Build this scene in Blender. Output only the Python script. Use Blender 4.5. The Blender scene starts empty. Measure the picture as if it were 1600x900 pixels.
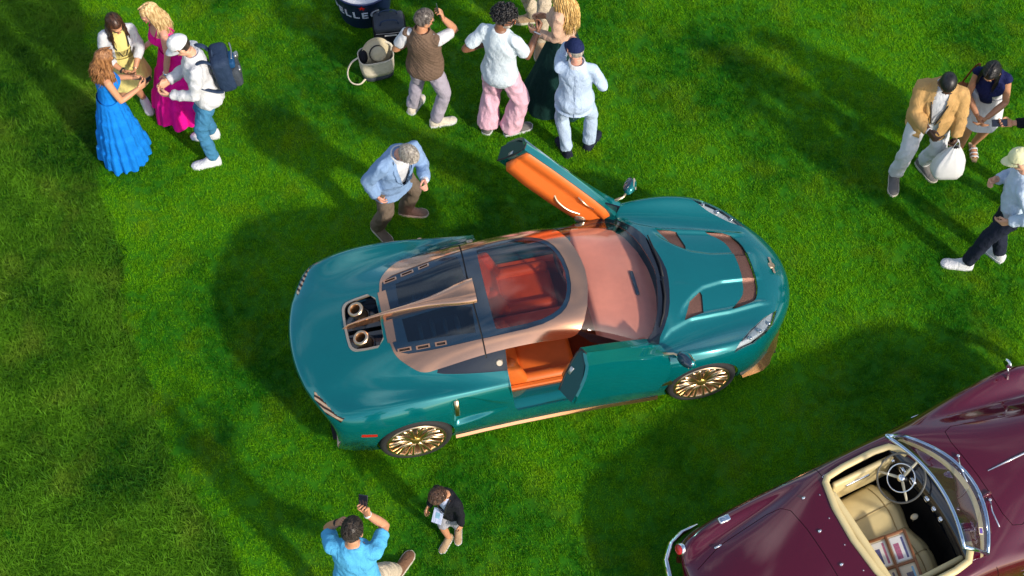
import bpy, bmesh, math, random
from math import sin, cos, pi, radians, sqrt, atan2
from mathutils import Vector, Matrix, noise
from mathutils.bvhtree import BVHTree
random.seed(7)
S = bpy.context.scene
COL = S.collection

# ------------------------------------------------------------------ camera, sky, sun
cam_d = bpy.data.cameras.new('camera'); cam = bpy.data.objects.new('camera', cam_d); COL.objects.link(cam)
cam_d.sensor_width = 36; cam_d.lens = 52.875; cam_d.clip_end = 2000
cam.location = (0, -12.3/math.tan(radians(58)), 12.3); cam.rotation_euler = (radians(90-58), 0, 0)
S.camera = cam
SUN_DIR = Vector((0.72, -0.70, 0)).normalized()*cos(radians(31)) + Vector((0, 0, sin(radians(31))))
world = bpy.data.worlds.new('World'); S.world = world; world.use_nodes = True
wn = world.node_tree.nodes; bg = wn['Background']
sky = wn.new('ShaderNodeTexSky'); sky.sky_type = 'NISHITA'; sky.sun_disc = False
sky.sun_elevation = radians(31); sky.sun_rotation = atan2(SUN_DIR.x, SUN_DIR.y)
sky.air_density = 1.0; sky.dust_density = 1.5; sky.ozone_density = 1.0
wl = world.node_tree.links; wtc = wn.new('ShaderNodeTexCoord'); wmp = wn.new('ShaderNodeMapping'); wmp.inputs['Scale'].default_value = (1, 1, 2.2)
wno = wn.new('ShaderNodeTexNoise'); wno.inputs['Scale'].default_value = 2.1; wno.inputs['Detail'].default_value = 6; wno.inputs['Distortion'].default_value = .4
wrp = wn.new('ShaderNodeMapRange'); wrp.inputs['From Min'].default_value = .50; wrp.inputs['From Max'].default_value = .70; wrp.inputs['To Max'].default_value = .75
wmx = wn.new('ShaderNodeMix'); wmx.data_type = 'RGBA'; wmx.inputs['B'].default_value = (8.0, 8.0, 8.2, 1)
wl.new(wtc.outputs['Generated'], wmp.inputs[0]); wl.new(wmp.outputs[0], wno.inputs['Vector']); wl.new(wno.outputs['Fac'], wrp.inputs[0]); wl.new(wrp.outputs[0], wmx.inputs['Factor'])
wl.new(sky.outputs[0], wmx.inputs['A']); wl.new(wmx.outputs['Result'], bg.inputs[0]); bg.inputs[1].default_value = 0.15
sun_d = bpy.data.lights.new('sun', 'SUN'); sun = bpy.data.objects.new('sun', sun_d); COL.objects.link(sun)
sun_d.energy = 3.6; sun_d.angle = radians(3.0); sun_d.color = (1.0, 0.9, 0.76)
sun.rotation_euler = SUN_DIR.to_track_quat('Z', 'Y').to_euler(); sun.location = (12, -12, 14)
S.view_settings.view_transform = 'Standard'; S.view_settings.look = 'None'
S.view_settings.gamma = 1; S.view_settings.exposure = 0.36

# ------------------------------------------------------------------ materials
def new_mat(name):
    m = bpy.data.materials.new(name); m.use_nodes = True
    return m, m.node_tree.nodes, m.node_tree.links, m.node_tree.nodes['Principled BSDF']
def mat(name, col, rough=0.6, metal=0.0, var=0.12, scale=14, bump=0.0, bscale=120, coat=0.0, spec=0.5, sheen=0.0, detail=3):
    m, N, L, b = new_mat(name)
    tc = N.new('ShaderNodeTexCoord')
    no = N.new('ShaderNodeTexNoise'); no.inputs['Scale'].default_value = scale; no.inputs['Detail'].default_value = detail
    L.new(tc.outputs['Object'], no.inputs['Vector'])
    mx = N.new('ShaderNodeMix'); mx.data_type = 'RGBA'
    mx.inputs['A'].default_value = tuple(max(0, c*(1-var)) for c in col)+(1,)
    mx.inputs['B'].default_value = tuple(min(1, c*(1+var)) for c in col)+(1,)
    L.new(no.outputs['Fac'], mx.inputs['Factor']); L.new(mx.outputs['Result'], b.inputs['Base Color'])
    b.inputs['Roughness'].default_value = rough; b.inputs['Metallic'].default_value = metal
    b.inputs['Coat Weight'].default_value = coat; b.inputs['Coat Roughness'].default_value = 0.04
    b.inputs['Specular IOR Level'].default_value = spec; b.inputs['Sheen Weight'].default_value = sheen
    if bump:
        n2 = N.new('ShaderNodeTexNoise'); n2.inputs['Scale'].default_value = bscale; n2.inputs['Detail'].default_value = 2
        L.new(tc.outputs['Object'], n2.inputs['Vector'])
        bp = N.new('ShaderNodeBump'); bp.inputs['Strength'].default_value = bump; bp.inputs['Distance'].default_value = 0.004
        L.new(n2.outputs['Fac'], bp.inputs['Height']); L.new(bp.outputs['Normal'], b.inputs['Normal'])
    return m
def glass_mat(name, tint, refl=0.06, rough=0.0):
    m, N, L, b = new_mat(name); N.remove(b)
    out = N['Material Output']
    tr = N.new('ShaderNodeBsdfTransparent'); tr.inputs[0].default_value = tint+(1,)
    gl = N.new('ShaderNodeBsdfGlossy'); gl.inputs['Roughness'].default_value = rough
    lw = N.new('ShaderNodeLayerWeight'); lw.inputs[0].default_value = 0.5
    pw = N.new('ShaderNodeMath'); pw.operation = 'POWER'; pw.inputs[1].default_value = 4.0
    ad = N.new('ShaderNodeMath'); ad.operation = 'MULTIPLY_ADD'; ad.inputs[1].default_value = 0.9; ad.inputs[2].default_value = refl; ad.use_clamp = True
    mx = N.new('ShaderNodeMixShader')
    L.new(lw.outputs['Facing'], pw.inputs[0]); L.new(pw.outputs[0], ad.inputs[0]); L.new(ad.outputs[0], mx.inputs[0]); L.new(tr.outputs[0], mx.inputs[1]); L.new(gl.outputs[0], mx.inputs[2])
    L.new(mx.outputs[0], out.inputs[0])
    return m

M = {}
M['teal'] = mat('teal_paint', (0.0, 0.170, 0.182), 0.18, 0.5, 0.06, 6, coat=1.0)
M['bronze'] = mat('rose_bronze', (0.80, 0.43, 0.26), 0.17, 0.95, 0.06, 8, coat=0.15)
M['gold'] = mat('gold_metal', (0.90, 0.64, 0.40), 0.30, 1.0, 0.06, 8)
M['black'] = mat('black_gloss', (0.008, 0.010, 0.016), 0.12, 0.0, 0.2, 8, coat=0.6)
M['navy_gloss'] = mat('navy_gloss_panel', (0.006, 0.022, 0.045), 0.15, 0.0, 0.2, 8, coat=0.8)
M['rubber'] = mat('tyre_rubber', (0.016, 0.016, 0.017), 0.8, 0, 0.2, 40)
M['dark'] = mat('dark_plastic', (0.012, 0.012, 0.013), 0.7, 0, 0.2, 30)
M['orange'] = mat('orange_leather', (0.64, 0.13, 0.015), 0.5, 0, 0.10, 18, 0.25, 160)
M['brown_carpet'] = mat('rust_carpet', (0.30, 0.055, 0.012), 0.95, 0, 0.25, 90, 0.5, 300)
M['dash'] = mat('salmon_leather', (0.82, 0.29, 0.20), 0.55, 0, 0.10, 18, 0.2, 160)
M['mesh_grille'] = mat('bronze_mesh', (0.20, 0.10, 0.075), 0.5, 0.7, 0.6, 130, 0.8, 140)
M['glass'] = glass_mat('clear_glass', (0.90, 0.91, 0.91), 0.035)
M['tint_glass'] = glass_mat('tinted_glass', (0.74, 0.56, 0.60), 0.06)
M['dark_glass'] = glass_mat('dark_glass', (0.26, 0.46, 0.54), 0.10)

# ------------------------------------------------------------------ object helpers
def link(o, parent=None):
    COL.objects.link(o)
    if parent: o.parent = parent
    return o
def tag(o, label=None, cat=None, group=None, kind=None):
    if label: o['label'] = label
    if cat: o['category'] = cat
    if group: o['group'] = group
    if kind: o['kind'] = kind
    return o
def empty(name, loc=(0, 0, 0), rz=0.0):
    o = bpy.data.objects.new(name, None); COL.objects.link(o); o.location = loc; o.rotation_euler = (0, 0, rz); o.empty_display_size = 0.2
    return o
def mobj(name, verts, faces, m, parent=None, smooth=True):
    me = bpy.data.meshes.new(name); me.from_pydata([tuple(v) for v in verts], [], faces)
    if smooth: me.polygons.foreach_set('use_smooth', [True]*len(me.polygons))
    me.materials.append(M[m] if isinstance(m, str) else m)
    return link(bpy.data.objects.new(name, me), parent)
def bobj(name, bm, m, parent=None, smooth=True):
    me = bpy.data.meshes.new(name); bm.normal_update(); bm.to_mesh(me); bm.free()
    if smooth: me.polygons.foreach_set('use_smooth', [True]*len(me.polygons))
    me.materials.append(M[m] if isinstance(m, str) else m)
    return link(bpy.data.objects.new(name, me), parent)
def evaluated(o, keep=False):
    """bake an object's modifiers into its mesh"""
    dg = bpy.context.evaluated_depsgraph_get(); dg.update()
    me = bpy.data.meshes.new_from_object(o.evaluated_get(dg))
    old = o.data; o.modifiers.clear(); o.data = me; bpy.data.meshes.remove(old)
    return o

# ------------------------------------------------------------------ lofted car skins
def loft_skin(stations, levels=3, crease_rows=(), crease_stations=()):
    """stations: (x, bow, [(y, z) from sill to centre line]); returns bmesh of the whole skin, subdivided"""
    n = len(stations[0][2]); rows = []
    for x, bow, pts in stations:
        W = max(p[0] for p in pts)
        half = [Vector((x-bow*abs(y/W)**2.2, y, z)) for y, z in pts]
        rows.append([Vector((p.x, -p.y, p.z)) for p in half] + [p for p in half[:-1]][::-1])
    bm = bmesh.new(); cl = bm.edges.layers.float.new('crease_edge')
    vs = [[bm.verts.new(p) for p in r] for r in rows]
    for i in range(len(vs)-1):
        for j in range(2*n-2):
            bm.faces.new((vs[i][j], vs[i+1][j], vs[i+1][j+1], vs[i][j+1]))
    for r, w in crease_rows:
        for jj in (r, 2*n-2-r):
            for i in range(len(vs)-1):
                e = bm.edges.get((vs[i][jj], vs[i+1][jj]))
                if e: e[cl] = w
    for s, w in crease_stations:
        for j in range(2*n-2):
            e = bm.edges.get((vs[s][j], vs[s][j+1]))
            if e: e[cl] = w
    me = bpy.data.meshes.new('skin'); bm.normal_update(); bm.to_mesh(me); bm.free()
    o = bpy.data.objects.new('skin', me); COL.objects.link(o)
    md = o.modifiers.new('s', 'SUBSURF'); md.levels = levels; md.render_levels = levels
    evaluated(o)
    bm = bmesh.new(); bm.from_mesh(o.data); me = o.data
    bpy.data.objects.remove(o); bpy.data.meshes.remove(me)
    bm.normal_update()
    return bm

#            sill          low         mid        shoulder    crown      inner      base       rail       roof       centre
SPORT = [
 (-2.10, -.24, [(.70,.26),(.70,.27),(.69,.28),(.68,.28),(.62,.28),(.52,.28),(.40,.28),(.28,.28),(.14,.28),(0,.28)]),
 (-2.20, -.26, [(.76,.26),(.78,.34),(.77,.42),(.75,.47),(.68,.48),(.56,.48),(.42,.48),(.29,.48),(.14,.48),(0,.48)]),
 (-2.29, -.28, [(.78,.25),(.82,.36),(.82,.52),(.80,.66),(.72,.72),(.58,.745),(.43,.76),(.29,.77),(.14,.775),(0,.775)]),
 (-2.16, -.20, [(.82,.22),(.87,.35),(.89,.54),(.87,.70),(.78,.785),(.62,.795),(.46,.81),(.31,.82),(.15,.825),(0,.825)]),
 (-1.85, -.08, [(.87,.20),(.92,.35),(.935,.55),(.925,.74),(.82,.85),(.65,.845),(.50,.86),(.34,.875),(.17,.885),(0,.885)]),
 (-1.50, 0, [(.89,.19),(.94,.35),(.955,.56),(.945,.77),(.84,.89),(.68,.87),(.55,.895),(.39,.935),(.2,.95),(0,.955)]),
 (-1.15, 0, [(.88,.18),(.93,.34),(.945,.55),(.93,.76),(.835,.88),(.70,.865),(.61,.895),(.45,.99),(.23,1.02),(0,1.025)]),
 (-.80, 0, [(.86,.17),(.895,.32),(.905,.52),(.885,.72),(.82,.83),(.74,.845),(.67,.885),(.49,1.07),(.25,1.10),(0,1.11)]),
 (-.40, 0, [(.85,.17),(.88,.30),(.875,.50),(.85,.69),(.80,.785),(.755,.82),(.70,.87),(.51,1.13),(.27,1.165),(0,1.175)]),
 (0, -.02, [(.85,.17),(.875,.30),(.87,.50),(.845,.67),(.80,.765),(.765,.80),(.71,.86),(.52,1.14),(.28,1.18),(0,1.19)]),
 (.40, .10, [(.86,.17),(.88,.30),(.875,.50),(.85,.67),(.81,.755),(.765,.79),(.71,.85),(.51,1.08),(.27,1.14),(0,1.15)]),
 (.78, .16, [(.875,.17),(.90,.31),(.90,.51),(.87,.675),(.815,.765),(.75,.785),(.675,.825),(.48,.93),(.25,.975),(0,.99)]),
 (1.12, .18, [(.885,.18),(.925,.33),(.94,.53),(.92,.71),(.84,.81),(.725,.765),(.61,.785),(.42,.825),(.2,.85),(0,.855)]),
 (1.40, .12, [(.885,.19),(.93,.34),(.955,.55),(.94,.72),(.84,.815),(.69,.725),(.54,.74),(.37,.775),(.19,.79),(0,.795)]),
 (1.72, .12, [(.86,.19),(.905,.33),(.925,.53),(.90,.69),(.80,.76),(.64,.665),(.49,.67),(.34,.70),(.17,.71),(0,.715)]),
 (2.04, .22, [(.80,.18),(.84,.30),(.85,.47),(.81,.60),(.70,.655),(.56,.615),(.42,.62),(.29,.64),(.15,.65),(0,.655)]),
 (2.30, .36, [(.71,.18),(.74,.28),(.74,.40),(.70,.50),(.61,.54),(.49,.545),(.37,.55),(.25,.555),(.13,.56),(0,.56)]),
 (2.40, .40, [(.68,.18),(.70,.24),(.69,.31),(.66,.37),(.58,.40),(.47,.405),(.35,.41),(.24,.41),(.12,.415),(0,.415)]),
 (2.32, .36, [(.66,.18),(.67,.19),(.66,.20),(.64,.20),(.56,.20),(.45,.20),(.34,.20),(.23,.20),(.12,.20),(0,.20)]),
]
SPORT_CREASE = dict(crease_rows=((6, .55), (4, .35)), crease_stations=((12, .35), (2, .3)))
SPORT_LOC = (0.255, -0.60, 0.0); SPORT_RZ = radians(12.5)
# ------------------------------------------------------------------ mesh collector
class MB:
    def __init__(s): s.v = []; s.f = []
    def add(s, vs, fs, X=None):
        k = len(s.v)
        s.v += [tuple(X @ Vector(p)) if X else tuple(p) for p in vs]; s.f += [tuple(k+i for i in f) for f in fs]
        return s
    def box(s, a, b, X=None):
        (x0, y0, z0), (x1, y1, z1) = a, b
        return s.add([(x0,y0,z0),(x1,y0,z0),(x1,y1,z0),(x0,y1,z0),(x0,y0,z1),(x1,y0,z1),(x1,y1,z1),(x0,y1,z1)],
                     [(3,2,1,0),(4,5,6,7),(0,1,5,4),(1,2,6,5),(2,3,7,6),(3,0,4,7)], X)
    def rbox(s, a, b, r=0.02, seg=2, X=None):
        bm = bmesh.new(); bmesh.ops.create_cube(bm, size=1)
        for v in bm.verts: v.co = [a[i] + (v.co[i]+.5)*(b[i]-a[i]) for i in range(3)]
        bmesh.ops.bevel(bm, geom=bm.edges[:], offset=r, segments=seg, profile=.5, affect='EDGES')
        bm.verts.index_update()
        s.add([v.co.copy() for v in bm.verts], [[v.index for v in f.verts] for f in bm.faces], X); bm.free()
        return s
    def tube(s, pts, rad, seg=8, flat=1.0, X=None, closed=False, up=None):
        pts = [Vector(p) for p in pts]; n = len(pts)
        rs = rad if isinstance(rad, (list, tuple)) else [rad]*n
        vs, fs = [], []; ref = None
        for i, p in enumerate(pts):
            if closed: t = pts[(i+1) % n]-pts[i-1]
            else: t = pts[min(i+1, n-1)]-pts[max(i-1, 0)]
            t = t.normalized() if t.length > 1e-9 else Vector((0, 0, 1))
            if ref is None:
                ref = Vector(up) if up else (Vector((0, 0, 1)) if abs(t.z) < .9 else Vector((1, 0, 0)))
            a = (ref - t*ref.dot(t))
            a = a.normalized() if a.length > 1e-6 else t.orthogonal().normalized()
            ref = a; b = t.cross(a)
            for k in range(seg):
                w = 2*pi*k/seg; vs.append(p + b*(cos(w)*rs[i]) + a*(sin(w)*rs[i]*flat))
        m = n if closed else n-1
        for i in range(m):
            for k in range(seg):
                j = (i+1) % n; fs.append((i*seg+k, i*seg+(k+1) % seg, j*seg+(k+1) % seg, j*seg+k))
        if not closed:
            fs.append(tuple(range(seg))[::-1]); fs.append(tuple((n-1)*seg+k for k in range(seg)))
        return s.add(vs, fs, X)
    def lathe(s, prof, seg=32, X=None, closed=False, arc=2*pi):
        n = len(prof); full = abs(arc-2*pi) < 1e-6; m = seg if full else seg+1
        vs = [(r*cos(arc*k/seg), r*sin(arc*k/seg), z) for k in range(m) for r, z in prof]
        fs = []
        for k in range(seg):
            k2 = (k+1) % m
            for i in range(n if closed else n-1):
                j = (i+1) % n; fs.append((k*n+i, k2*n+i, k2*n+j, k*n+j))
        return s.add(vs, fs, X)
    def ell(s, c, r, seg=12, rings=8, X=None):
        vs = []; fs = []
        for i in range(rings+1):
            t = pi*i/rings
            for k in range(seg):
                w = 2*pi*k/seg; vs.append((c[0]+r[0]*sin(t)*cos(w), c[1]+r[1]*sin(t)*sin(w), c[2]-r[2]*cos(t)))
        for i in range(rings):
            for k in range(seg): fs.append((i*seg+k, i*seg+(k+1) % seg, (i+1)*seg+(k+1) % seg, (i+1)*seg+k))
        return s.add(vs, fs, X)
    def prism(s, poly, z0, z1, X=None):
        n = len(poly)
        return s.add([(x, y, z0) for x, y in poly]+[(x, y, z1) for x, y in poly],
                     [tuple(range(n))[::-1], tuple(range(n, 2*n))]+[(i, (i+1) % n, n+(i+1) % n, n+i) for i in range(n)], X)
    def build(s, name, m, parent=None, smooth=True, auto=None):
        bm = bmesh.new(); vs = [bm.verts.new(p) for p in s.v]
        for f in s.f:
            try: bm.faces.new([vs[i] for i in f])
            except ValueError: pass
        bmesh.ops.remove_doubles(bm, verts=bm.verts, dist=1e-6)
        bmesh.ops.recalc_face_normals(bm, faces=bm.faces)
        if auto is not None:
            for e in bm.edges:
                if len(e.link_faces) == 2 and e.calc_face_angle(0) > auto: e.smooth = False
        return bobj(name, bm, m, parent, smooth)
TR = Matrix.Translation
def sm(pts, n=2):
    pts = [Vector(p) for p in pts]
    for _ in range(n):
        Q = [pts[0]]
        for a, b in zip(pts, pts[1:]): Q += [a.lerp(b, .25), a.lerp(b, .75)]
        pts = Q+[pts[-1]]
    return pts
def RX(a): return Matrix.Rotation(a, 4, 'X')
def RY(a): return Matrix.Rotation(a, 4, 'Y')
def RZ(a): return Matrix.Rotation(a, 4, 'Z')
def smooth01(t): t = max(0., min(1., t)); return t*t*(3-2*t)
def lerp_tab(x, tab):
    if x <= tab[0][0]: return tab[0][1]
    for (x0, y0), (x1, y1) in zip(tab, tab[1:]):
        if x <= x1: return y0+(y1-y0)*(x-x0)/(x1-x0)
    return tab[-1][1]
def mirror_poly(half): return half + [(x, -y) for x, y in half[::-1] if abs(y) > 1e-6]
def inside(p, poly):
    x, y = p; c = False; j = len(poly)-1
    for i in range(len(poly)):
        xi, yi = poly[i]; xj, yj = poly[j]
        if (yi > y) != (yj > y) and x < (xj-xi)*(y-yi)/(yj-yi)+xi: c = not c
        j = i
    return c
def chaikin(P, n=1, ends=True):
    for _ in range(n):
        Q = [P[0]]
        for a, b in zip(P, P[1:]): Q += [(a[0]*.75+b[0]*.25, a[1]*.75+b[1]*.25), (a[0]*.25+b[0]*.75, a[1]*.25+b[1]*.75)]
        P = Q+[P[-1]]
    return P
def circle(cx, cy, r, n=28, ry=None): return [(cx+r*cos(2*pi*k/n), cy+(ry or r)*sin(2*pi*k/n)) for k in range(n)]

class Skin:
    """one outer surface of a car, cut along outlines into the panels it is made of"""
    def __init__(s, bm):
        s.bm = bm; s.lay = bm.faces.layers.int.new('part'); s.n = 0; s.ids = {}
        bm.normal_update(); bm.faces.ensure_lookup_table(); bm.verts.index_update()
        s.freeze()
    def freeze(s):
        s.bm.normal_update()
        b2 = s.bm.copy(); bmesh.ops.triangulate(b2, faces=b2.faces); b2.faces.ensure_lookup_table(); b2.normal_update()
        s.ref = b2; s.bvh = BVHTree.FromBMesh(b2)
    def normal(s, p):
        loc, n, idx, d = s.bvh.find_nearest(p)
        f = s.ref.faces[idx]; a, b, c = [v.co for v in f.verts]
        den = (b-a).cross(c-a).length
        if den < 1e-12: return n
        w0 = (b-loc).cross(c-loc).length/den; w1 = (c-loc).cross(a-loc).length/den; w2 = 1-w0-w1
        va, vb, vc = f.verts
        return (va.normal*w0+vb.normal*w1+vc.normal*w2).normalized()
    def down(s, x, y, z0=3.0):
        return s.bvh.ray_cast(Vector((x, y, z0)), Vector((0, 0, -1)))[0]
    def side(s, x, z, sgn=-1):
        return s.bvh.ray_cast(Vector((x, sgn*3.0, z)), Vector((0, -sgn, 0)))[0]
    def cut(s, name, poly, view='top', cond=None, only=0):
        pid = s.ids.setdefault(name, len(s.ids)+1); ax = 1 if view == 'top' else 2
        xs = [p[0] for p in poly]; ys = [p[1] for p in poly]
        if cond is None:
            cond = (lambda c, n: n.z > 0.02) if view == 'top' else (lambda c, n: True)
        def cands(x0, x1, y0, y1):
            out = []
            for f in s.bm.faces:
                if f[s.lay] != only: continue
                fx = [v.co.x for v in f.verts]
                if max(fx) < x0 or min(fx) > x1: continue
                fy = [v.co[ax] for v in f.verts]
                if max(fy) < y0 or min(fy) > y1: continue
                if cond(f.calc_center_median(), f.normal): out.append(f)
            return out
        pool = cands(min(xs), max(xs), min(ys), max(ys))
        n = len(poly)
        for i in range(n):
            a = Vector((poly[i][0], poly[i][1])); b = Vector((poly[(i+1) % n][0], poly[(i+1) % n][1]))
            d = b-a
            if d.length < 1e-6: continue
            x0, x1, y0, y1 = min(a.x, b.x), max(a.x, b.x), min(a.y, b.y), max(a.y, b.y)
            sel = []
            for f in pool:
                if not f.is_valid: continue
                fx = [v.co.x for v in f.verts]
                if max(fx) < x0 or min(fx) > x1: continue
                fy = [v.co[ax] for v in f.verts]
                if max(fy) < y0 or min(fy) > y1: continue
                sel.append(f)
            if not sel: continue
            co = Vector((a.x, a.y, 0)) if view == 'top' else Vector((a.x, 0, a.y))
            no = Vector((-d.y, d.x, 0)) if view == 'top' else Vector((-d.y, 0, d.x))
            geom = set(sel)
            for f in sel: geom.update(f.edges); geom.update(f.verts)
            r = bmesh.ops.bisect_plane(s.bm, geom=list(geom), dist=1e-5, plane_co=co, plane_no=no)
            pool += [g for g in r['geom'] if isinstance(g, bmesh.types.BMFace)]
            pool = list({f for f in pool if f.is_valid})
        s.bm.normal_update()
        for f in cands(min(xs), max(xs), min(ys), max(ys)):
            c = f.calc_center_median()
            if inside((c.x, c[ax]), poly): f[s.lay] = pid
    def obj(s, name, pid, m, parent, offset=0.0, thick=0.014, sel=None, flip=False):
        pid = s.ids[pid] if isinstance(pid, str) else pid
        faces = [f for f in s.bm.faces if f[s.lay] == pid and (sel is None or sel(f.calc_center_median()))]
        if not faces: return None
        idx = {}; P = []; Nn = []
        for f in faces:
            for v in f.verts:
                if v not in idx:
                    idx[v] = len(P); nn = s.normal(v.co); P.append(v.co+nn*offset); Nn.append(nn)
        k = len(P); V = P+[p-n*thick for p, n in zip(P, Nn)]; F = []; LN = []
        fs = set(faces)
        for f in faces:
            ii = [idx[v] for v in f.verts]
            F.append(ii); LN += [Nn[i] for i in ii]
            if thick: F.append([k+i for i in ii[::-1]]); LN += [-Nn[i] for i in ii[::-1]]
        if thick:
            for f in faces:
                for l in f.loops:
                    if not any(g in fs and g is not f for g in l.edge.link_faces):
                        a, b = idx[l.vert], idx[l.link_loop_next.vert]
                        F.append([b, a, k+a, k+b]); nn = (V[b]-V[a]).cross(V[k+a]-V[a])
                        nn = -nn.normalized() if nn.length else Vector((0, 0, 1)); LN += [nn]*4
        me = bpy.data.meshes.new(name); me.from_pydata([tuple(p) for p in V], [], F)
        me.polygons.foreach_set('use_smooth', [True]*len(me.polygons))
        me.normals_split_custom_set([tuple(n) for n in LN])
        me.materials.append(M[m] if isinstance(m, str) else m)
        return link(bpy.data.objects.new(name, me), parent)
def refine(bm, cond, cuts=1):
    fs = [f for f in bm.faces if cond(f.calc_center_median(), f.normal)]
    es = list({e for f in fs for e in f.edges})
    bmesh.ops.subdivide_edges(bm, edges=es, cuts=cuts, use_grid_fill=True)
    bm.normal_update()
# ==== BUILD
# ------------------------------------------------------------------ teal sports car
def build_sports_car():
    R = empty('sports_car', SPORT_LOC, SPORT_RZ)
    tag(R, 'teal sports car with bronze roof frame and both doors swung open', 'car')
    bm = loft_skin(SPORT, 4, **SPORT_CREASE)
    EDGE = [(.93,.68),(1.05,.58),(1.25,.50),(1.65,.455),(1.95,.40)]
    CEN = [(1.14,.48),(1.22,.37),(1.33,.27),(1.46,.185),(1.65,.14),(1.95,.13)]
    for v in bm.verts:
        c = v.co; ay = abs(c.y)
        if c.x > .9 and c.z > .5 and ay < .85:
            e = lerp_tab(c.x, EDGE); k = smooth01((c.x-.92)/.12)*(1-smooth01((c.x-1.92)/.16))
            c.z += .020*k*(1-smooth01((ay-e+.012)/.034))
            cc = lerp_tab(c.x, CEN)
            if c.x > 1.14: c.z -= .026*k*smooth01((c.x-1.14)/.16)*smooth01((ay-cc)/.032)*(1-smooth01((ay-e+.06)/.05))
        if -1.0 < c.x < -.42 and ay > .74 and .35 < c.z < .86:      # intake wedge ahead of the rear wheel
            up = .56+.20*smooth01((-.42-c.x)/.5); lo = .50-.08*smooth01((-.42-c.x)/.5)
            w = smooth01((c.z-lo)/.05)*(1-smooth01((c.z-up)/.045))*smooth01((-.42-c.x)/.45)*(1-smooth01((-.955-c.x)/.03))
            c.y -= math.copysign(.05*w, c.y)
    sk = Skin(bm)
    side_c = lambda c, n: abs(c.y) > .55
    # ---- outlines on the plan
    ws = [(.40,0),(.385,.16),(.33,.36),(.28,.47),(.205,.565),(.75,.695),(.82,.665),(.92,.565),(1.00,.38),(1.055,.14),(1.07,0)]
    cowl = [(.37,0),(.36,.16),(.30,.36),(.25,.47),(.16,.585),(.72,.735),(.85,.715),(.97,.60),(1.09,.40),(1.155,.14),(1.17,0)]
    frame = [(.40,0),(.385,.16),(.33,.36),(.28,.47),(.19,.58),(.02,.585),(-.16,.575),(-.61,.572),(-1.02,.588),(-1.185,.595),(-1.30,.50),(-1.385,.40),(-1.41,.25),(-1.42,0)]
    inner = [(.25,0),(.235,.17),(.17,.33),(.06,.42),(-.14,.472),(-.50,.47),(-.62,.465),(-1.0,.445),(-1.36,.40),(-1.39,.25),(-1.40,0)]
    roofg = [(.215,0),(.20,.16),(.145,.295),(.05,.38),(-.14,.432),(-.48,.425),(-.50,.40),(-.505,0)]
    box = [(-1.445,0),(-1.455,.285),(-1.70,.265),(-1.745,.235),(-1.765,.18),(-1.77,0)]
    M_ = mirror_poly
    cowl, inner, roofg, box = chaikin(cowl), chaikin(inner), chaikin(roofg), chaikin(box)
    frame = chaikin(frame[:3])+chaikin(frame[3:-1], 2)[1:]+[frame[-1]]
    sk.cut('roof_glass', M_(roofg))
    for sgn in (1, -1):
        f = lambda L: [(x, y*sgn) for x, y in L]
        sk.cut('engine_glass', f([(-1.265,.075),(-1.255,.305),(-.67,.40),(-.655,.155),(-.80,.10),(-.95,.078)]))
        sk.cut('bronze_plate', f([(-1.425,.045),(-1.425,.262),(-1.35,.268),(-1.345,.045)]))
        for x0, x1, y0 in ((-1.355,-1.235,.362),(-1.195,-1.075,.385),(-1.03,-.93,.404)):
            sk.cut('slot_hole', f([(x0+.014,y0-.012),(x0+.014,y0+.008),(x1-.014,y0+.018),(x1-.014,y0-.002)]))
            sk.cut('slot_rim', f([(x0,y0-.022),(x0,y0+.014),(x1,y0+.026),(x1,y0-.010)]))
        sk.cut('hood_vent', f([(1.20,.51),(1.40,.445),(1.435,.27),(1.425,.235),(1.30,.325),(1.26,.40)]))
        sk.cut('headlight', f([(2.11,.46),(2.03,.60),(1.92,.70),(1.77,.795),(1.56,.872),(1.66,.775),(1.78,.66),(1.95,.54)]))
    sk.cut('roof_seam', [(-.628,-.60),(-.614,-.60),(-.632,0),(-.614,.60),(-.628,.60),(-.646,0)])
    sk.cut('roof_panel', M_(inner))
    sk.cut('windscreen', M_(ws[:4]+[(.23,.55),(.73,.675)]+chaikin([(x-.012, y-.012 if y else 0) for x, y in ws[6:]])))
    sk.cut('roof_frame', M_(frame))
    sk.cut('windscreen_surround', M_(cowl))
    sk.cut('exhaust_well', M_([(x if x > -1.5 else x+.02, y-.018 if y else 0) for x, y in box]))
    sk.cut('exhaust_frame', M_(box))
    sk.cut('nose_vent', M_(chaikin([(2.005,0),(2.0,.20),(1.955,.325),(1.90,.375),(1.70,.44),(1.665,.425),(1.77,.355),(1.84,.27),(1.865,.13),(1.87,0)])))
    # ---- side openings
    for sgn in (1, -1):
        cs = lambda c, n, sgn=sgn: c.y*sgn > .5
        sk.cut('wheel_opening', circle(1.29, .330, .348, 40), 'side', lambda c, n, sgn=sgn: c.y*sgn > .72)
        sk.cut('wheel_opening', circle(-1.33, .335, .352, 40), 'side', lambda c, n, sgn=sgn: c.y*sgn > .72)
        sk.cut('quarter_window', [(-1.06,.90),(-1.0,.893),(-.58,.872),(-.56,1.1),(-.61,1.1),(-1.0,1.0)], 'side', cs)
        sk.cut('b_pillar', [(-.58,.872),(-.455,.866),(-.44,1.2),(-.56,1.2)], 'side', cs)
        sk.cut('side_window', [(-.455,.856),(-.1,.848),(.3,.838),(.60,.822),(.76,.80),(.76,1.2),(-.44,1.2)], 'side', cs)
        sk.cut('door_gap', [(-.455,.858),(-.43,.50),(-.40,.42),(-.345,.42),(-.375,.50),(-.385,.857)], 'side', cs)
        sk.cut('door', [(-.395,.858),(-.375,.50),(-.345,.42),(.86,.42),(.885,.60),(.80,.798),(.60,.824),(.3,.84),(-.1,.85)], 'side', cs)
        sk.cut('side_marker', [(-1.80,.585),(-1.66,.57),(-1.66,.61),(-1.79,.625)], 'side', cs)
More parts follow.
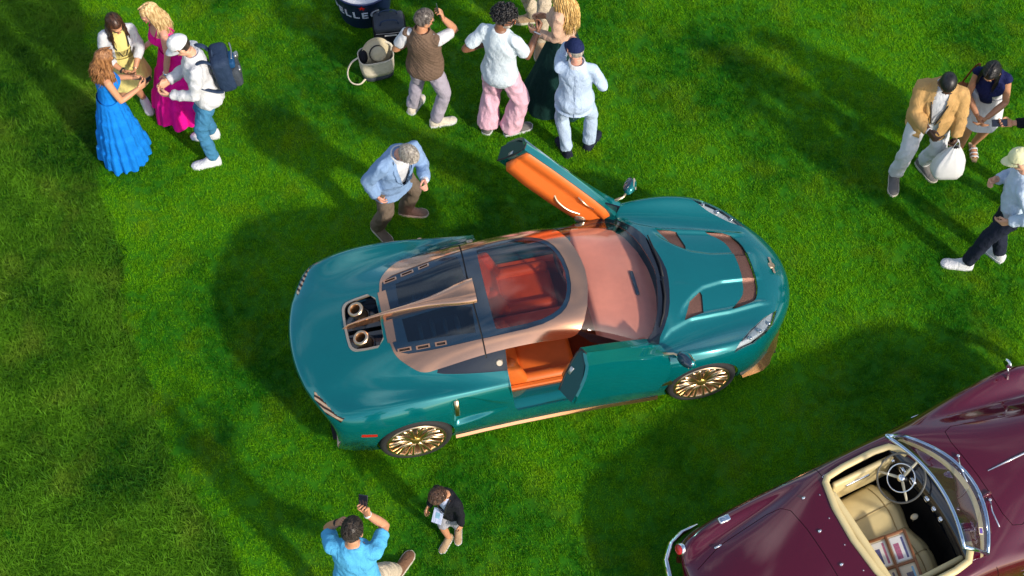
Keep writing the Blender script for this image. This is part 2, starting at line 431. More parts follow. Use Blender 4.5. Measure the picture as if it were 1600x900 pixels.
        sk.cut('tail_light', [(-2.11,.43*sgn),(-2.0,.60*sgn),(-1.87,.80*sgn),(-1.95,.83*sgn),(-2.06,.72*sgn),(-2.14,.56*sgn)], 'top', lambda c, n, sgn=sgn: n.z > -.2 and .52 < c.z < .79)
    # ---- objects
    body = sk.obj('body', 0, 'teal', R)
    sk.obj('roof_panel', 'roof_panel', 'navy_gloss', R, -.002)
    sk.obj('roof_glass', 'roof_glass', 'tint_glass', R, -.001, .006)
    for sgn in (1, -1):
        s_ = lambda c, sgn=sgn: c.y*sgn > 0
        sk.obj('engine_window', 'engine_glass', 'dark_glass', R, -.003, .006, s_)
        sk.obj('bronze_plate', 'bronze_plate', 'bronze', R, .004, .02, s_)
        for xm in (-1.295, -1.135, -.98):
            q = lambda c, sgn=sgn, xm=xm: c.y*sgn > 0 and abs(c.x-xm) < .075
            sr = sk.obj('louvre', 'slot_rim', 'bronze', R, .002, .02, q); sk.obj('slot', 'slot_hole', 'dark', sr, -.012, .004, q)
        sk.obj('hood_vent', 'hood_vent', 'mesh_grille', R, -.016, .004, s_)
        sk.obj('quarter_window', 'quarter_window', 'black', R, -.004, .006, s_)
        sk.obj('b_pillar', 'b_pillar', 'black', R, -.002, .012, s_)
        sk.obj('side_marker', 'side_marker', M['red_lens'], R, .001, .01, s_)
        sk.obj('tail_light', 'tail_light', M['tail'], R, -.004, .01, s_)
    for xa, xb in ((-9, -.63), (-.63, 9)):
        for sgn in (1, -1):
            sk.obj('roof_frame', 'roof_frame', 'bronze', R, .004, .022, lambda c, xa=xa, xb=xb, sgn=sgn: xa < c.x < xb and c.y*sgn > (-9 if xa < -1 and 0 else 0)) if xa < -1 else None
    sk.obj('roof_frame', 'roof_frame', 'bronze', R, .004, .022, lambda c: c.x > -.63)
    sk.obj('roof_seam', 'roof_seam', 'dark', R, -.008, .004)
    sk.obj('windscreen', 'windscreen', 'glass', R, -.002, .006)
    sk.obj('windscreen_surround', 'windscreen_surround', 'black', R, -.001, .012)
    sk.obj('exhaust_frame', 'exhaust_frame', M['champagne'], R, .007, .02)
    sk.obj('nose_vent', 'nose_vent', 'mesh_grille', R, -.026, .004)
    # exhaust well with two pipes
    w = MB()
    for y0, y1 in ((.022, .26), (-.26, -.022)):
        w.box((-1.75, y0, .78), (-1.44, y1, .80))
    w.box((-1.755, -.24, .78), (-1.742, .24, .885)); w.box((-1.45, -.272, .78), (-1.438, .272, .93))
    w.box((-1.74, .262, .78), (-1.45, .274, .88)); w.box((-1.74, -.274, .78), (-1.45, -.262, .88))
    w.build('exhaust_well', 'navy_gloss', R, False)
    for y in (.148, -.148):
        X = TR((-1.60, y, .80)) @ RY(radians(-18))
        p = MB().lathe([(.060,.0),(.060,.09),(.072,.115),(.072,.15),(.066,.158),(.048,.158),(.044,.15),(.044,.02)], 28, X).build('exhaust_pipe', 'gold', R, auto=.6)
        MB().lathe([(.0,.06),(.0439,.06)], 20, X).build('pipe_core', 'dark', p)
        MB().lathe([(.061,.012),(.088,.012),(.088,.02),(.061,.02)], 24, X, True).build('pipe_collar', 'black', p)
    # roof scoop and fin
    P = []
    for x, hw, hh in ((-.60,.118,.062),(-.66,.116,.062),(-.76,.100,.058),(-.88,.072,.056),(-1.02,.046,.062),(-1.20,.030,.075),(-1.40,.020,.085),(-1.60,.013,.085),(-1.74,.007,.065),(-1.79,.003,.02)):
        z = (sk.down(x, 0) or Vector((0, 0, .88))).z if x > -1.42 else lerp_tab(x, [(-1.79,.888),(-1.42,.965)])
        P.append([(x, y*hw, z-.012+h*hh) for y, h in ((-1.1,0),(-1.0,.55),(-.8,.88),(-.45,1.0),(0,1.03),(.45,1.0),(.8,.88),(1.0,.55),(1.1,0))])
    b = MB(); vs = [p for r in P for p in r]; b.add(vs, [(i*9+k, i*9+k+1, (i+1)*9+k+1, (i+1)*9+k) for i in range(len(P)-1) for k in range(8)])
    fin = b.build('roof_fin', 'bronze', R)
    sc = MB(); z = P[0][0][2]
    sc.add([(-.615, q[1]*.92, z+(q[2]-z)*.9) for q in P[0]], [tuple(range(9))]); sc.build('intake_mouth', 'dark', fin)
    # lamps
    for sgn in (1, -1):
        s_ = lambda c, sgn=sgn: c.y*sgn > 0
        h = sk.obj('headlight', 'headlight', 'glass', R, .001, .006, s_)
        sk.obj('reflector', 'headlight', M['lamp_inner'], h, -.035, .01, s_)
        for (x, y, r) in ((1.99,.585,.034),(1.87,.665,.04),(1.75,.745,.034)):
            q = sk.down(x, y*sgn)
            MB().ell((q.x, q.y, q.z-.022), (r*.6, r*.6, .014), 14, 8).build('lamp_lens', 'chrome', h)
    wp = [sk.down(x, y)+Vector((0, 0, .02)) for x, y in ((1.10,-.10),(1.075,-.28),(1.02,-.44),(.96,-.55))]
    MB().tube(wp, [.008,.010,.010,.006], 6).build('wiper', 'dark', R)
    wp = [sk.down(x, y)+Vector((0, 0, .02)) for x, y in ((1.10,.40),(1.11,.22),(1.12,.05),(1.11,-.08))]
    MB().tube(wp, [.006,.010,.010,.008], 6).build('wiper', 'dark', R)
    # front emblem, splitters, sill trims, rear trim
    q = sk.down(2.20, -.0); nn = sk.normal(q); X = TR(q) @ nn.to_track_quat('Z', 'X').to_matrix().to_4x4()
    em = MB().lathe([(0,.012),(.03,.011),(.036,.004),(.036,-.01)], 24, X).build('emblem', 'gold', R, auto=.5)
    MB().add([(-.09,-.012,.01),(.09,-.012,.01),(.09,.012,.01),(-.09,.012,.01)], [(0,1,2,3)], X @ RZ(pi/2)).build('emblem_wing', 'champagne', em, False)
    for sgn in (1, -1):
        # splitter blade under the nose corner, sill trim, rear blade: each follows the skin's own outline
        def rim(cx, deg, z):
            d = Vector((cos(radians(deg)), sin(radians(deg))*sgn, 0))
            q = sk.bvh.ray_cast(Vector((cx, 0, z))+d*4, -d)[0]
            return (q if q else Vector((cx, 0, z))+d*.9), d
        vs = []; hh = [.02,.07,.10,.115,.105,.085,.06,.02]; n_ = len(hh)
        for i, h in enumerate(hh):
            q, d = rim(1.25, 26+36*i/(n_-1), .24)
            e = .012+.05*smooth01(min(i, n_-1-i)/2.5)
            vs += [(q.x-d.x*.05, q.y-d.y*.05, .165), (q.x+d.x*e, q.y+d.y*e, .165), (q.x+d.x*(e+.008), q.y+d.y*(e+.008), .175), (q.x+d.x*.004, q.y+d.y*.004, .17+h), (q.x-d.x*.05, q.y-d.y*.05, .17+h)]
        MB().add(vs, [(i*5+k, i*5+(k+1) % 5, i*5+5+(k+1) % 5, i*5+5+k) for i in range(n_-1) for k in range(5)]+[tuple(range(5)), tuple(range(5*n_-5, 5*n_))]).build('front_splitter', 'bronze', R, auto=.5)
        vs = []
        for x in (-.97, -.7, -.4, 0, .4, .7, .90):
            q = sk.side(x, .20, sgn) or Vector((x, .87*sgn, .2)); y = abs(q.y); t = .014 if x < .4 else .010
            vs += [(x, (y-.06)*sgn, .135), (x, (y+t)*sgn, .135), (x, (y+t)*sgn, .146), (x, (y-.004)*sgn, .172)]
        MB().add(vs, [(i*4+k, i*4+(k+1) % 4, i*4+4+(k+1) % 4, i*4+4+k) for i in range(6) for k in range(4)]+[(0,1,2,3),(24,25,26,27)]).build('sill_trim', 'bronze', R, auto=.5)
        vs = []; hh = [.01,.03,.045,.055,.06,.055,.03]
        for i, h in enumerate(hh):
            q, d = rim(-1.3, 168-38*i/6, .40)
            vs += [(q.x-d.x*.03, q.y-d.y*.03, .34), (q.x+d.x*.028, q.y+d.y*.028, .34), (q.x+d.x*.03, q.y+d.y*.03, .35+h), (q.x-d.x*.03, q.y-d.y*.03, .36+h)]
        MB().add(vs, [(i*4+k, i*4+(k+1) % 4, i*4+4+(k+1) % 4, i*4+4+k) for i in range(6) for k in range(4)]+[(0,1,2,3),(24,25,26,27)]).build('rear_blade', 'champagne', R, auto=.5)
        # gold slat at the side intake, gold vent behind the front wheel, fuel cap on the pillar
        qa = sk.side(-.945, .80, sgn); qb = sk.side(-.945, .60, sgn)
        y_ = lambda q: q.y*1.0
        MB().tube([qa+Vector((0, sgn*.004, .0)), (qa+qb)/2+Vector((0, sgn*.03, 0)), qb+Vector((0, sgn*.035, 0))], .022, 8, .45, up=(0, 1, 0)).build('intake_slat', 'gold', R)
        q = sk.side(.93, .50, sgn)
        MB().add([(.89, q.y+sgn*.002, .45), (1.0, q.y+sgn*.012, .47), (.98, q.y+sgn*.010, .54), (.93, q.y+sgn*.004, .50), (.95, q.y-sgn*.05, .49)], [(0,1,2,3),(0,1,4),(1,2,4),(2,3,4),(3,0,4)]).build('side_vent', 'gold', R, False)
        q = sk.side(-.515, .93, sgn); nn = sk.normal(q)
        MB().lathe([(0,.014),(.026,.014),(.032,.006),(.032,-.01)], 20, TR(q) @ nn.to_track_quat('Z', 'X').to_matrix().to_4x4()).build('pillar_vent', 'champagne', R, auto=.5)
    # ---- wheels
    def wheel(x, sgn, r, w, yo):
        X = TR((x, yo*sgn, r)) @ RX(-pi/2*sgn)          # local +z points outwards
        t = empty('wheel'); t.parent = R
        t.matrix_local = X
        ri = r-.062
        MB().lathe([(ri,-.01),(ri+.012,.004),(r-.02,.0),(r-.006,-.018),(r,-.05),(r,-w+.05),(r-.006,-w+.018),(r-.02,-w),(ri,-w+.01)], 56).build('tyre', 'rubber', t)
        MB().lathe([(ri+.002,-.008),(ri-.006,.006),(ri-.022,.004),(ri-.028,-.012),(ri-.03,-w+.03)], 56).build('rim', 'gold', t, auto=.5)
        sp = MB()
        for k in range(10):
            for da in (-.10, .10):
                a = 2*pi*k/10
                c0, c1 = (.052, a+da*.7), (ri-.024, a+da*1.3)
                p = [(c0[0]*cos(c0[1]), c0[0]*sin(c0[1]), -.012), (.5*(c0[0]+c1[0])*cos(a+da), .5*(c0[0]+c1[0])*sin(a+da), -.022), (c1[0]*cos(c1[1]), c1[0]*sin(c1[1]), -.004)]
                sp.tube(p, [.0135, .0135, .0175], 6, 1.0, up=(0, 0, 1))
        sp.build('spokes', 'gold', t)
        MB().lathe([(0,.012),(.03,.010),(.045,.002),(.055,-.012),(.06,-.03)], 24).build('hub', M['dull_gold'], t)
        MB().lathe([(0,-.075),(.17,-.075),(.17,-.09),(0,-.09)], 36).build('brake_disc', M['steel'], t, auto=.5)
        MB().lathe([(0,-w+.04),(ri-.03,-w+.04)], 36).build('wheel_back', 'dark', t)
    for sgn in (1, -1):
        wheel(1.29, sgn, .326, .24, .915); wheel(-1.33, sgn, .330, .29, .935)
        for x, rr in ((1.29, .365), (-1.33, .37)):
            MB().lathe([(rr,-.88*sgn),(rr,-.55*sgn),(.0,-.55*sgn)], 32, TR((x, 0, .332)) @ RX(pi/2), arc=pi).build('arch_liner', 'dark', R)
    # ---- floor, tub and cabin
    MB().box((-2.05,-.66,.13), (2.1,.66,.15)).build('underbody', 'dark', R, False)
    tub = MB()
    tub.box((-.60,-.80,.155), (1.0,.80,.18)); tub.build('cabin_floor', 'brown_carpet', R, False)
    MB().box((-.64,-.62,.18), (-.60,.62,.86)).build('bulkhead', 'brown_carpet', R, False)
    MB().rbox((-.60,-.09,.18), (.80,.09,.46), .04, 3).build('centre_tunnel', 'orange', R)
    for sgn in (1, -1):
        # inner sill: teal threshold and orange trim
        b = MB(); vs = []
        for x in (-.425, .0, .45, .87):
            vs += [(x, .61*sgn, .18), (x, .61*sgn, .41), (x, .63*sgn, .435), (x, .66*sgn, .435), (x, .68*sgn, .41), (x, .68*sgn, .18)]
        b.add(vs, [(i*6+k, i*6+(k+1) % 6, i*6+6+(k+1) % 6, i*6+6+k) for i in range(3) for k in range(6)]); b.build('sill_trim_leather', 'orange', R, auto=.6)
        b = MB(); vs = []
        for x in (-.45, .0, .45, .88):
            vs += [(x, .675*sgn, .30), (x, .675*sgn, .425), (x, .70*sgn, .440), (x, .80*sgn, .432), (x, .868*sgn, .405)]
        b.add(vs, [(i*5+k, i*5+k+1, i*5+6+k, i*5+5+k) for i in range(3) for k in range(4)]); b.build('threshold', 'teal', R)
        # jambs
        MB().add([(-.462,.60*sgn,.88),(-.46,.84*sgn,.80),(-.452,.865*sgn,.62),(-.445,.865*sgn,.42),(-.45,.70*sgn,.42),(-.47,.60*sgn,.60)], [(0,1,2,3,4,5)]).build('door_jamb', 'teal', R, False)
        MB().add([(.89,.66*sgn,.80),(.885,.83*sgn,.78),(.89,.865*sgn,.60),(.87,.87*sgn,.42),(.88,.66*sgn,.42)], [(0,1,2,3,4)]).build('door_jamb', 'black', R, False)
        # seat
        X = TR((-.10, .37*sgn, 0))
        seat = empty('seat'); seat.parent = R; seat.matrix_local = X
        MB().rbox((-.22,-.24,.22), (.32,.24,.40), .07, 4).build('cushion', 'orange', seat)
        for e in (1, -1): MB().rbox((-.22,.20*e-.055,.28), (.30,.20*e+.055,.46), .05, 4).build('bolster', 'orange', seat)
        Xb = TR((-.22, 0, .34)) @ RY(radians(-20))
        MB().rbox((-.09,-.23,-.02), (.05,.23,.50), .06, 4, Xb).build('backrest', 'orange', seat)
        for e in (1, -1): MB().rbox((-.08,.20*e-.05,.02), (.11,.20*e+.05,.44), .045, 4, Xb).build('bolster', 'orange', seat)
        MB().rbox((-.09,-.13,.50), (.03,.13,.68), .05, 4, Xb).build('headrest', 'orange', seat)
    # dashboard: a wide salmon shelf under the windscreen
    pts = [(.44,0),(.43,.25),(.42,.45),(.44,.60),(.70,.66),(.80,.62),(.90,.52),(.99,.34),(1.035,.14),(1.04,0)]
    d = MB(); full = mirror_poly(pts); n = len(full)
    def dz(x, y): return .735+.045*smooth01((.75-x)/.3)-.03*smooth01((x-.85)/.2)
    rows = 14; cols = 24; vs = []; fs = []
    for i in range(rows+1):
        for j in range(cols+1):
            y = -.66+1.32*j/cols; ay = abs(y)
            x0 = .43; x1 = lerp_tab(ay, [(0,1.05),(.14,1.045),(.34,1.0),(.52,.91),(.62,.81),(.66,.70)])
            x = x0+(x1-x0)*i/rows; vs.append((x, y, dz(x, y)+.012*cos(y*9)*smooth01((.8-x)/.3)))
    fs = [(i*(cols+1)+j, i*(cols+1)+j+1, (i+1)*(cols+1)+j+1, (i+1)*(cols+1)+j) for i in range(rows) for j in range(cols)]
    k = len(vs); vs += [(.45, -.66+1.32*j/cols, .50) for j in range(cols+1)]; fs += [(j, j+1, k+j+1, k+j) for j in range(cols)]
    dash = MB().add(vs, fs).build('dashboard', 'dash', R)
    MB().rbox((.86,-.13,.722), (.895,.13,.752), .008, 2).build('dash_vent', 'navy_gloss', dash)
    st = MB().tube([Vector((.30, .37, .62))+Vector((-.42*.17*sin(a), .17*cos(a), .9*.17*sin(a))) for a in [2*pi*k/28 for k in range(28)]], .014, 8, closed=True)
    sw = st.build('steering_wheel', 'dark', R)
    s2 = MB()
    for a in (.3, pi-.3, -pi/2): s2.tube([(.31,.37,.62), Vector((.30,.37,.62))+Vector((-.42*.165*sin(a), .165*cos(a), .9*.165*sin(a)))], .010, 6)
    s2.tube([(.30,.37,.62), (.46,.37,.68)], .03, 10); s2.build('spokes', 'gold', sw)
    # engine under the rear glass
    e = empty('engine'); e.parent = R
    MB().rbox((-1.25,-.40,.55), (-.70,.40,.80), .03, 2).build('engine_block', M['engine'], e)
    for sgn in (1, -1):
        MB().rbox((-1.18,.10*sgn-.055 if sgn > 0 else -.27,.80), (-.75,.27 if sgn > 0 else -.045,.875), .03, 3).build('cam_cover', M['engine_blue'], e)
        for i in range(4): MB().tube([(-1.12+.11*i,.05*sgn,.84), (-1.12+.11*i,.12*sgn,.90), (-1.12+.11*i,.30*sgn,.87)], .022, 8).build('intake_runner', M['steel'], e)
    MB().box((-1.40,-.45,.50), (-.64,.45,.52)).build('engine_bay_floor', 'dark', e, False)
    # ---- doors, swung up and out on their front hinges
    ax = Vector((.221, .819, -.529)).normalized(); ang = radians(46.5); Hh = Vector((.923, .765, .682)); off = Vector((.034, 0, .006))
    for sgn in (1, -1):
        A = Vector((ax.x*sgn, ax.y, ax.z*sgn)); A = Vector((ax.x, ax.y*sgn, ax.z)) if 0 else A
        h = Vector((Hh.x, Hh.y*sgn, Hh.z))
        Xd = TR(off) @ TR(h) @ Matrix.Rotation(ang*sgn if sgn > 0 else -ang, 4, Vector((ax.x, ax.y, ax.z)) if sgn > 0 else Vector((ax.x, -ax.y, ax.z))) @ TR(-h)
        d = empty('door'); d.parent = R; d.matrix_local = Xd
        sk.obj('door_skin', 'door', 'teal', d, 0, .03, lambda c, sgn=sgn: c.y*sgn > 0)
        # shell between skin and trim
        def ring(x, dy, zt, zb):
            q = [sk.side(x, z, sgn) for z in (zb+.004, (zb+zt)/2-.02)]
            return [(x, q[0].y-sgn*.02, zb), (x, q[1].y-sgn*.02, (zb+zt)/2-.02), (x, .725*sgn, zt), (x, .645*sgn, zt), (x, (.645+dy)*sgn, (zb+zt)/2), (x, .70*sgn, zb)]
        xs = [(-.375, .846, .425), (-.10, .845, .425), (.30, .834, .425), (.60, .818, .425), (.78, .79, .43), (.87, .66, .43)]
        vs = []
        for x, zt, zb in xs: vs += ring(x, .01, zt, zb)
        MB().add(vs, [(i*6+k, i*6+(k+1) % 6, i*6+6+(k+1) % 6, i*6+6+k) for i in range(5) for k in range(6)]+[(0,1,2,3,4,5),(30,31,32,33,34,35)]).build('door_shell', 'teal', d, auto=.5)
        MB().add([Vector(p)+Vector((-.004, 0, 0)) for p in vs[:6]], [(0,1,2,3,4,5)]).build('door_end', M['teal_shade'], d, False)  # sheet over the teal door end, its shade put into the colour
        MB().tube(sm([Vector(p)+Vector((-.004, 0, 0)) for p in vs[2:6]], 1), .008, 6).build('door_seal', 'dark', d)
        MB().rbox((-.388,.69*sgn-.018,.60), (-.378,.69*sgn+.018,.67), .004, 1).build('latch', M['steel'], d)
        vs = []
        tr = [(-.335,.800,.52,.0),(-.30,.812,.47,.02),(-.05,.813,.445,.03),(.25,.804,.44,.032),(.50,.790,.45,.032),(.66,.772,.47,.025),(.74,.735,.53,.0)]
        for x, zt, zb, t in tr:
            zm = zb+(zt-zb)*.42; y0 = .648
            vs += [(x, .672*sgn, zt+.026), (x, (y0-.012)*sgn, zt+.022), (x, (y0-.022-t*.3)*sgn, zt-.05), (x, (y0-.01)*sgn, zt-.10), (x, (y0-.008)*sgn, zm+.05), (x, (y0-.03-t)*sgn, zm), (x, (y0-.03-t*.8)*sgn, zb+.03), (x, (y0+.012)*sgn, zb)]
        trim = MB().add(vs, [(i*8+k, i*8+k+1, i*8+9+k, i*8+8+k) for i in range(6) for k in range(7)]+[tuple(range(8)), tuple(range(48, 56))]).build('door_trim', 'orange', d)
        MB().tube(sm([(.20,.60*sgn,.60), (.26,.575*sgn,.575), (.40,.565*sgn,.57), (.52,.585*sgn,.60)]), .012, 8).build('pull_handle', 'champagne', d)
        MB().lathe([(0,.01),(.05,.008),(.058,-.01)], 24, TR((.585, .588*sgn, .525)) @ RX(pi/2*sgn)).build('speaker', 'champagne', d)
        MB().tube([(.36,.622*sgn,.752), (.46,.605*sgn,.745), (.57,.618*sgn,.735)], .011, 8, .6).build('door_lever', 'gold', d)
        MB().add([(.60,.70*sgn,.80),(.80,.715*sgn,.77),(.73,.69*sgn,.90),(.60,.68*sgn,.80),(.80,.695*sgn,.77),(.73,.675*sgn,.90)], [(0,1,2),(5,4,3),(0,1,4,3),(1,2,5,4),(2,0,3,5)]).build('mirror_triangle', 'black', d, False)
        MB().tube([(.74,.80*sgn,.76), (.80,.87*sgn,.82), (.81,.93*sgn,.84)], [.016,.010,.014], 8).build('mirror_stalk', 'gold', d)
        # mirror housing: a rounded shell with its flat face towards the rear
        X = TR((.82, .99*sgn, .855)) @ RZ(radians(-8)*sgn)
        mm = MB().ell((0, 0, 0), (.052, .098, .062), 20, 12, X).build('mirror', 'teal', d)
        MB().ell((0, 0, 0), (.02, .086, .052), 20, 8, X @ TR((-.038, 0, 0))).build('mirror_face', 'navy_gloss', mm)
        for i in range(4):
            MB().box((-.006,-.05+.0*i,-.004), (.006,.035,.004), X @ TR((-.018+.014*i, .02*sgn, .060-.006*i)) @ RZ(.35*sgn)).build('mirror_slot', 'champagne', mm, False)
    sk.ref.free()
    sk.bm.free()
    return R
M['teal_shade'] = mat('teal_paint_shaded', (0.0, 0.045, 0.055), 0.4, 0.2, 0.1, 8)  # body teal darkened to paint in the shade on the door ends
M['champagne'] = mat('champagne_metal', (0.66, 0.52, 0.38), 0.28, 0.85, 0.06, 8)
M['dull_gold'] = mat('dull_gold', (0.42, 0.30, 0.08), 0.35, 0.9, 0.1, 8)
M['steel'] = mat('satin_steel', (0.45, 0.45, 0.46), 0.35, 0.9, 0.1, 10)
M['chrome'] = mat('chrome', (0.80, 0.82, 0.84), 0.07, 1.0, 0.03, 8)
M['lamp_inner'] = mat('lamp_reflector', (0.62, 0.66, 0.68), 0.3, 0.4, 0.3, 40)
M['red_lens'] = mat('red_lens', (0.45, 0.01, 0.012), 0.2, 0.0, 0.1, 20, coat=0.6)
M['tail'] = mat('tail_lamp_bars', (0.55, 0.34, 0.22), 0.22, 0.8, 0.3, 40)
def _bars(m):
    N, L = m.node_tree.nodes, m.node_tree.links; w = N.new('ShaderNodeTexWave'); w.inputs['Scale'].default_value = 9; w.inputs['Distortion'].default_value = 1.5; w.bands_direction = 'DIAGONAL'
    tc = N.new('ShaderNodeTexCoord'); L.new(tc.outputs['Object'], w.inputs['Vector']); r = N.new('ShaderNodeValToRGB'); e = r.color_ramp.elements
    e[0].color = (.05, .03, .025, 1); e[0].position = .25; e[1].color = (.66, .46, .30, 1); e[1].position = .75; x = e.new(.5); x.color = (.5, .26, .14, 1)
    L.new(w.outputs['Fac'], r.inputs[0]); L.new(r.outputs[0], N['Principled BSDF'].inputs['Base Color'])
_bars(M['tail'])
M['engine'] = mat('engine_metal', (0.10, 0.11, 0.12), 0.45, 0.7, 0.3, 20)
M['engine_blue'] = mat('engine_cover', (0.02, 0.10, 0.14), 0.35, 0.4, 0.3, 20)
build_sports_car()
# ==== GROUND
# ------------------------------------------------------------------ lawn
def lawn_edge(y):
    """x of the mowing edge: long grass to the left of it"""
    return lerp_tab(y, [(-9,1.5),(-6,-.6),(-4.2,-1.9),(-2.92,-2.35),(-2.3,-2.75),(-1.6,-3.2),(-.8,-3.5),(0,-3.78),(.8,-4.02),(1.6,-4.22),(2.6,-4.45),(3.8,-4.75),(6,-5.6),(9,-7)])
def grass_mat(name, dark, light, dry, big=0.55, trans=0.25, rough=0.55):
    m, N, L, b = new_mat(name); out = N['Material Output']
    geo = N.new('ShaderNodeNewGeometry')
    n1 = N.new('ShaderNodeTexNoise'); n1.inputs['Scale'].default_value = big; n1.inputs['Detail'].default_value = 4; n1.inputs['Roughness'].default_value = .6
    n2 = N.new('ShaderNodeTexNoise'); n2.inputs['Scale'].default_value = 26; n2.inputs['Detail'].default_value = 3
    n3 = N.new('ShaderNodeTexNoise'); n3.inputs['Scale'].default_value = 1.9; n3.inputs['Detail'].default_value = 3
    for n in (n1, n2, n3): L.new(geo.outputs['Position'], n.inputs['Vector'])
    r1 = N.new('ShaderNodeMapRange'); r1.inputs['From Min'].default_value = .38; r1.inputs['From Max'].default_value = .62
    L.new(n1.outputs['Fac'], r1.inputs[0])
    oi = N.new('ShaderNodeObjectInfo')
    a1 = N.new('ShaderNodeMath'); a1.operation = 'MULTIPLY_ADD'; a1.inputs[1].default_value = .55; L.new(oi.outputs['Random'], a1.inputs[0]); 
    a2 = N.new('ShaderNodeMath'); a2.operation = 'MULTIPLY_ADD'; a2.inputs[1].default_value = 1.0; a2.inputs[2].default_value = -.56; L.new(r1.outputs[0], a2.inputs[0]); L.new(a2.outputs[0], a1.inputs[2])
    a3 = N.new('ShaderNodeMath'); a3.operation = 'MULTIPLY_ADD'; a3.inputs[1].default_value = .9; a3.use_clamp = True; L.new(n2.outputs['Fac'], a3.inputs[0]); L.new(a1.outputs[0], a3.inputs[2])
    mx = N.new('ShaderNodeMix'); mx.data_type = 'RGBA'; mx.inputs['A'].default_value = dark+(1,); mx.inputs['B'].default_value = light+(1,)
    L.new(a3.outputs[0], mx.inputs['Factor'])
    r3 = N.new('ShaderNodeMapRange'); r3.inputs['From Min'].default_value = .52; r3.inputs['From Max'].default_value = .74; r3.inputs['To Max'].default_value = .55; L.new(n3.outputs['Fac'], r3.inputs[0])
    m2 = N.new('ShaderNodeMix'); m2.data_type = 'RGBA'; m2.inputs['B'].default_value = dry+(1,); L.new(mx.outputs['Result'], m2.inputs['A']); L.new(r3.outputs[0], m2.inputs['Factor'])
    L.new(m2.outputs['Result'], b.inputs['Base Color']); b.inputs['Roughness'].default_value = rough; b.inputs['Specular IOR Level'].default_value = .12
    if trans:
        tr = N.new('ShaderNodeBsdfTranslucent'); L.new(m2.outputs['Result'], tr.inputs[0]); ms = N.new('ShaderNodeMixShader'); ms.inputs[0].default_value = trans
        L.new(b.outputs[0], ms.inputs[1]); L.new(tr.outputs[0], ms.inputs[2]); L.new(ms.outputs[0], out.inputs[0])
    return m
M['turf'] = grass_mat('turf_ground', (.006,.085,.002), (.036,.165,.003), (.080,.150,.006), trans=0)
M['mown'] = grass_mat('mown_blades', (.010,.135,.002), (.165,.430,.003), (.270,.430,.004), trans=.36)
M['rough'] = grass_mat('long_blades', (.007,.072,.002), (.095,.255,.008), (.18,.25,.022), .9, .32)
g = mobj('ground', [(-300,-300,0),(300,-300,0),(300,300,0),(-300,300,0)], [(0,1,2,3)], 'turf', smooth=False); tag(g, kind='structure')
def tuft(name, n, hgt, rad, w, m, lean):
    b = MB()
    for i in range(n):
        a = random.uniform(0, 2*pi); rr = rad*sqrt(random.random()); x, y = rr*cos(a), rr*sin(a); h = hgt*random.uniform(.55, 1.15); d = random.uniform(0, 2*pi); l = lean*h*random.uniform(.3, 1.3)
        ux, uy = cos(d), sin(d); px, py = -uy*w*.5, ux*w*.5
        b.add([(x-px,y-py,0),(x+px,y+py,0),(x+ux*l*.3+px*.9,y+uy*l*.3+py*.9,h*.6),(x+ux*l*.3-px*.9,y+uy*l*.3-py*.9,h*.6),(x+ux*l,y+uy*l,h)], [(0,1,2,3),(3,2,4)])
    me = bpy.data.meshes.new(name); me.from_pydata(b.v, [], b.f); me.materials.append(M[m]); return me
def gn_grass(name, label, base_me, tufts, density, smin, smax, seed):
    o = bpy.data.objects.new(name, base_me); COL.objects.link(o); tag(o, label, 'grass', kind='stuff')
    ng = bpy.data.node_groups.new(name, 'GeometryNodeTree')
    ng.interface.new_socket('Geometry', in_out='INPUT', socket_type='NodeSocketGeometry'); ng.interface.new_socket('Geometry', in_out='OUTPUT', socket_type='NodeSocketGeometry')
    N, L = ng.nodes, ng.links; gi = N.new('NodeGroupInput'); go = N.new('NodeGroupOutput'); prev = None; jn = N.new('GeometryNodeJoinGeometry')
    for i, me in enumerate(tufts):
        to = bpy.data.objects.new('tuft_source', me)     # never linked: only its mesh is instanced
        dp = N.new('GeometryNodeDistributePointsOnFaces'); dp.inputs['Density'].default_value = density/len(tufts); dp.inputs['Seed'].default_value = seed+i
        oi = N.new('GeometryNodeObjectInfo'); oi.inputs['Object'].default_value = to; oi.inputs['As Instance'].default_value = True
        ip = N.new('GeometryNodeInstanceOnPoints'); rr = N.new('FunctionNodeRandomValue'); rr.data_type = 'FLOAT_VECTOR'; rr.inputs['Max'].default_value = (.25, .25, 6.283); rr.inputs['Min'].default_value = (-.25, -.25, 0)
        rs = N.new('FunctionNodeRandomValue'); rs.data_type = 'FLOAT'; rs.inputs[2].default_value = smin; rs.inputs[3].default_value = smax
        L.new(gi.outputs[0], dp.inputs['Mesh']); L.new(dp.outputs['Points'], ip.inputs['Points']); L.new(oi.outputs['Geometry'], ip.inputs['Instance'])
        L.new(rr.outputs[0], ip.inputs['Rotation']); L.new(rs.outputs[1], ip.inputs['Scale']); L.new(ip.outputs[0], jn.inputs[0])
    L.new(jn.outputs[0], go.inputs[0])
    md = o.modifiers.new('grass', 'NODES'); md.node_group = ng
    return o
def strip_mesh(name, side, x0, x1, y0=-6.2, y1=7.6, n=180):
    vs = []; fs = []
    for i in range(n+1):
        y = y0+(y1-y0)*i/n; e = lawn_edge(y)+.10*noise.noise(Vector((y*1.3, 0, 0)))+.05*noise.noise(Vector((y*6, 3, 0)))
        vs += [(e, y, .001), (x1, y, .001)] if side > 0 else [(x0, y, .001), (e, y, .001)]
    fs = [(2*i, 2*i+1, 2*i+3, 2*i+2) for i in range(n)]
    me = bpy.data.meshes.new(name); me.from_pydata(vs, [], fs); return me
gn_grass('mown_grass', 'short mown lawn grass under the cars and people', strip_mesh('mown', 1, 0, 8.5), [tuft('m%d' % i, 26, .020, .045, .0042, 'mown', .9) for i in range(4)], 620, .75, 1.25, 3)
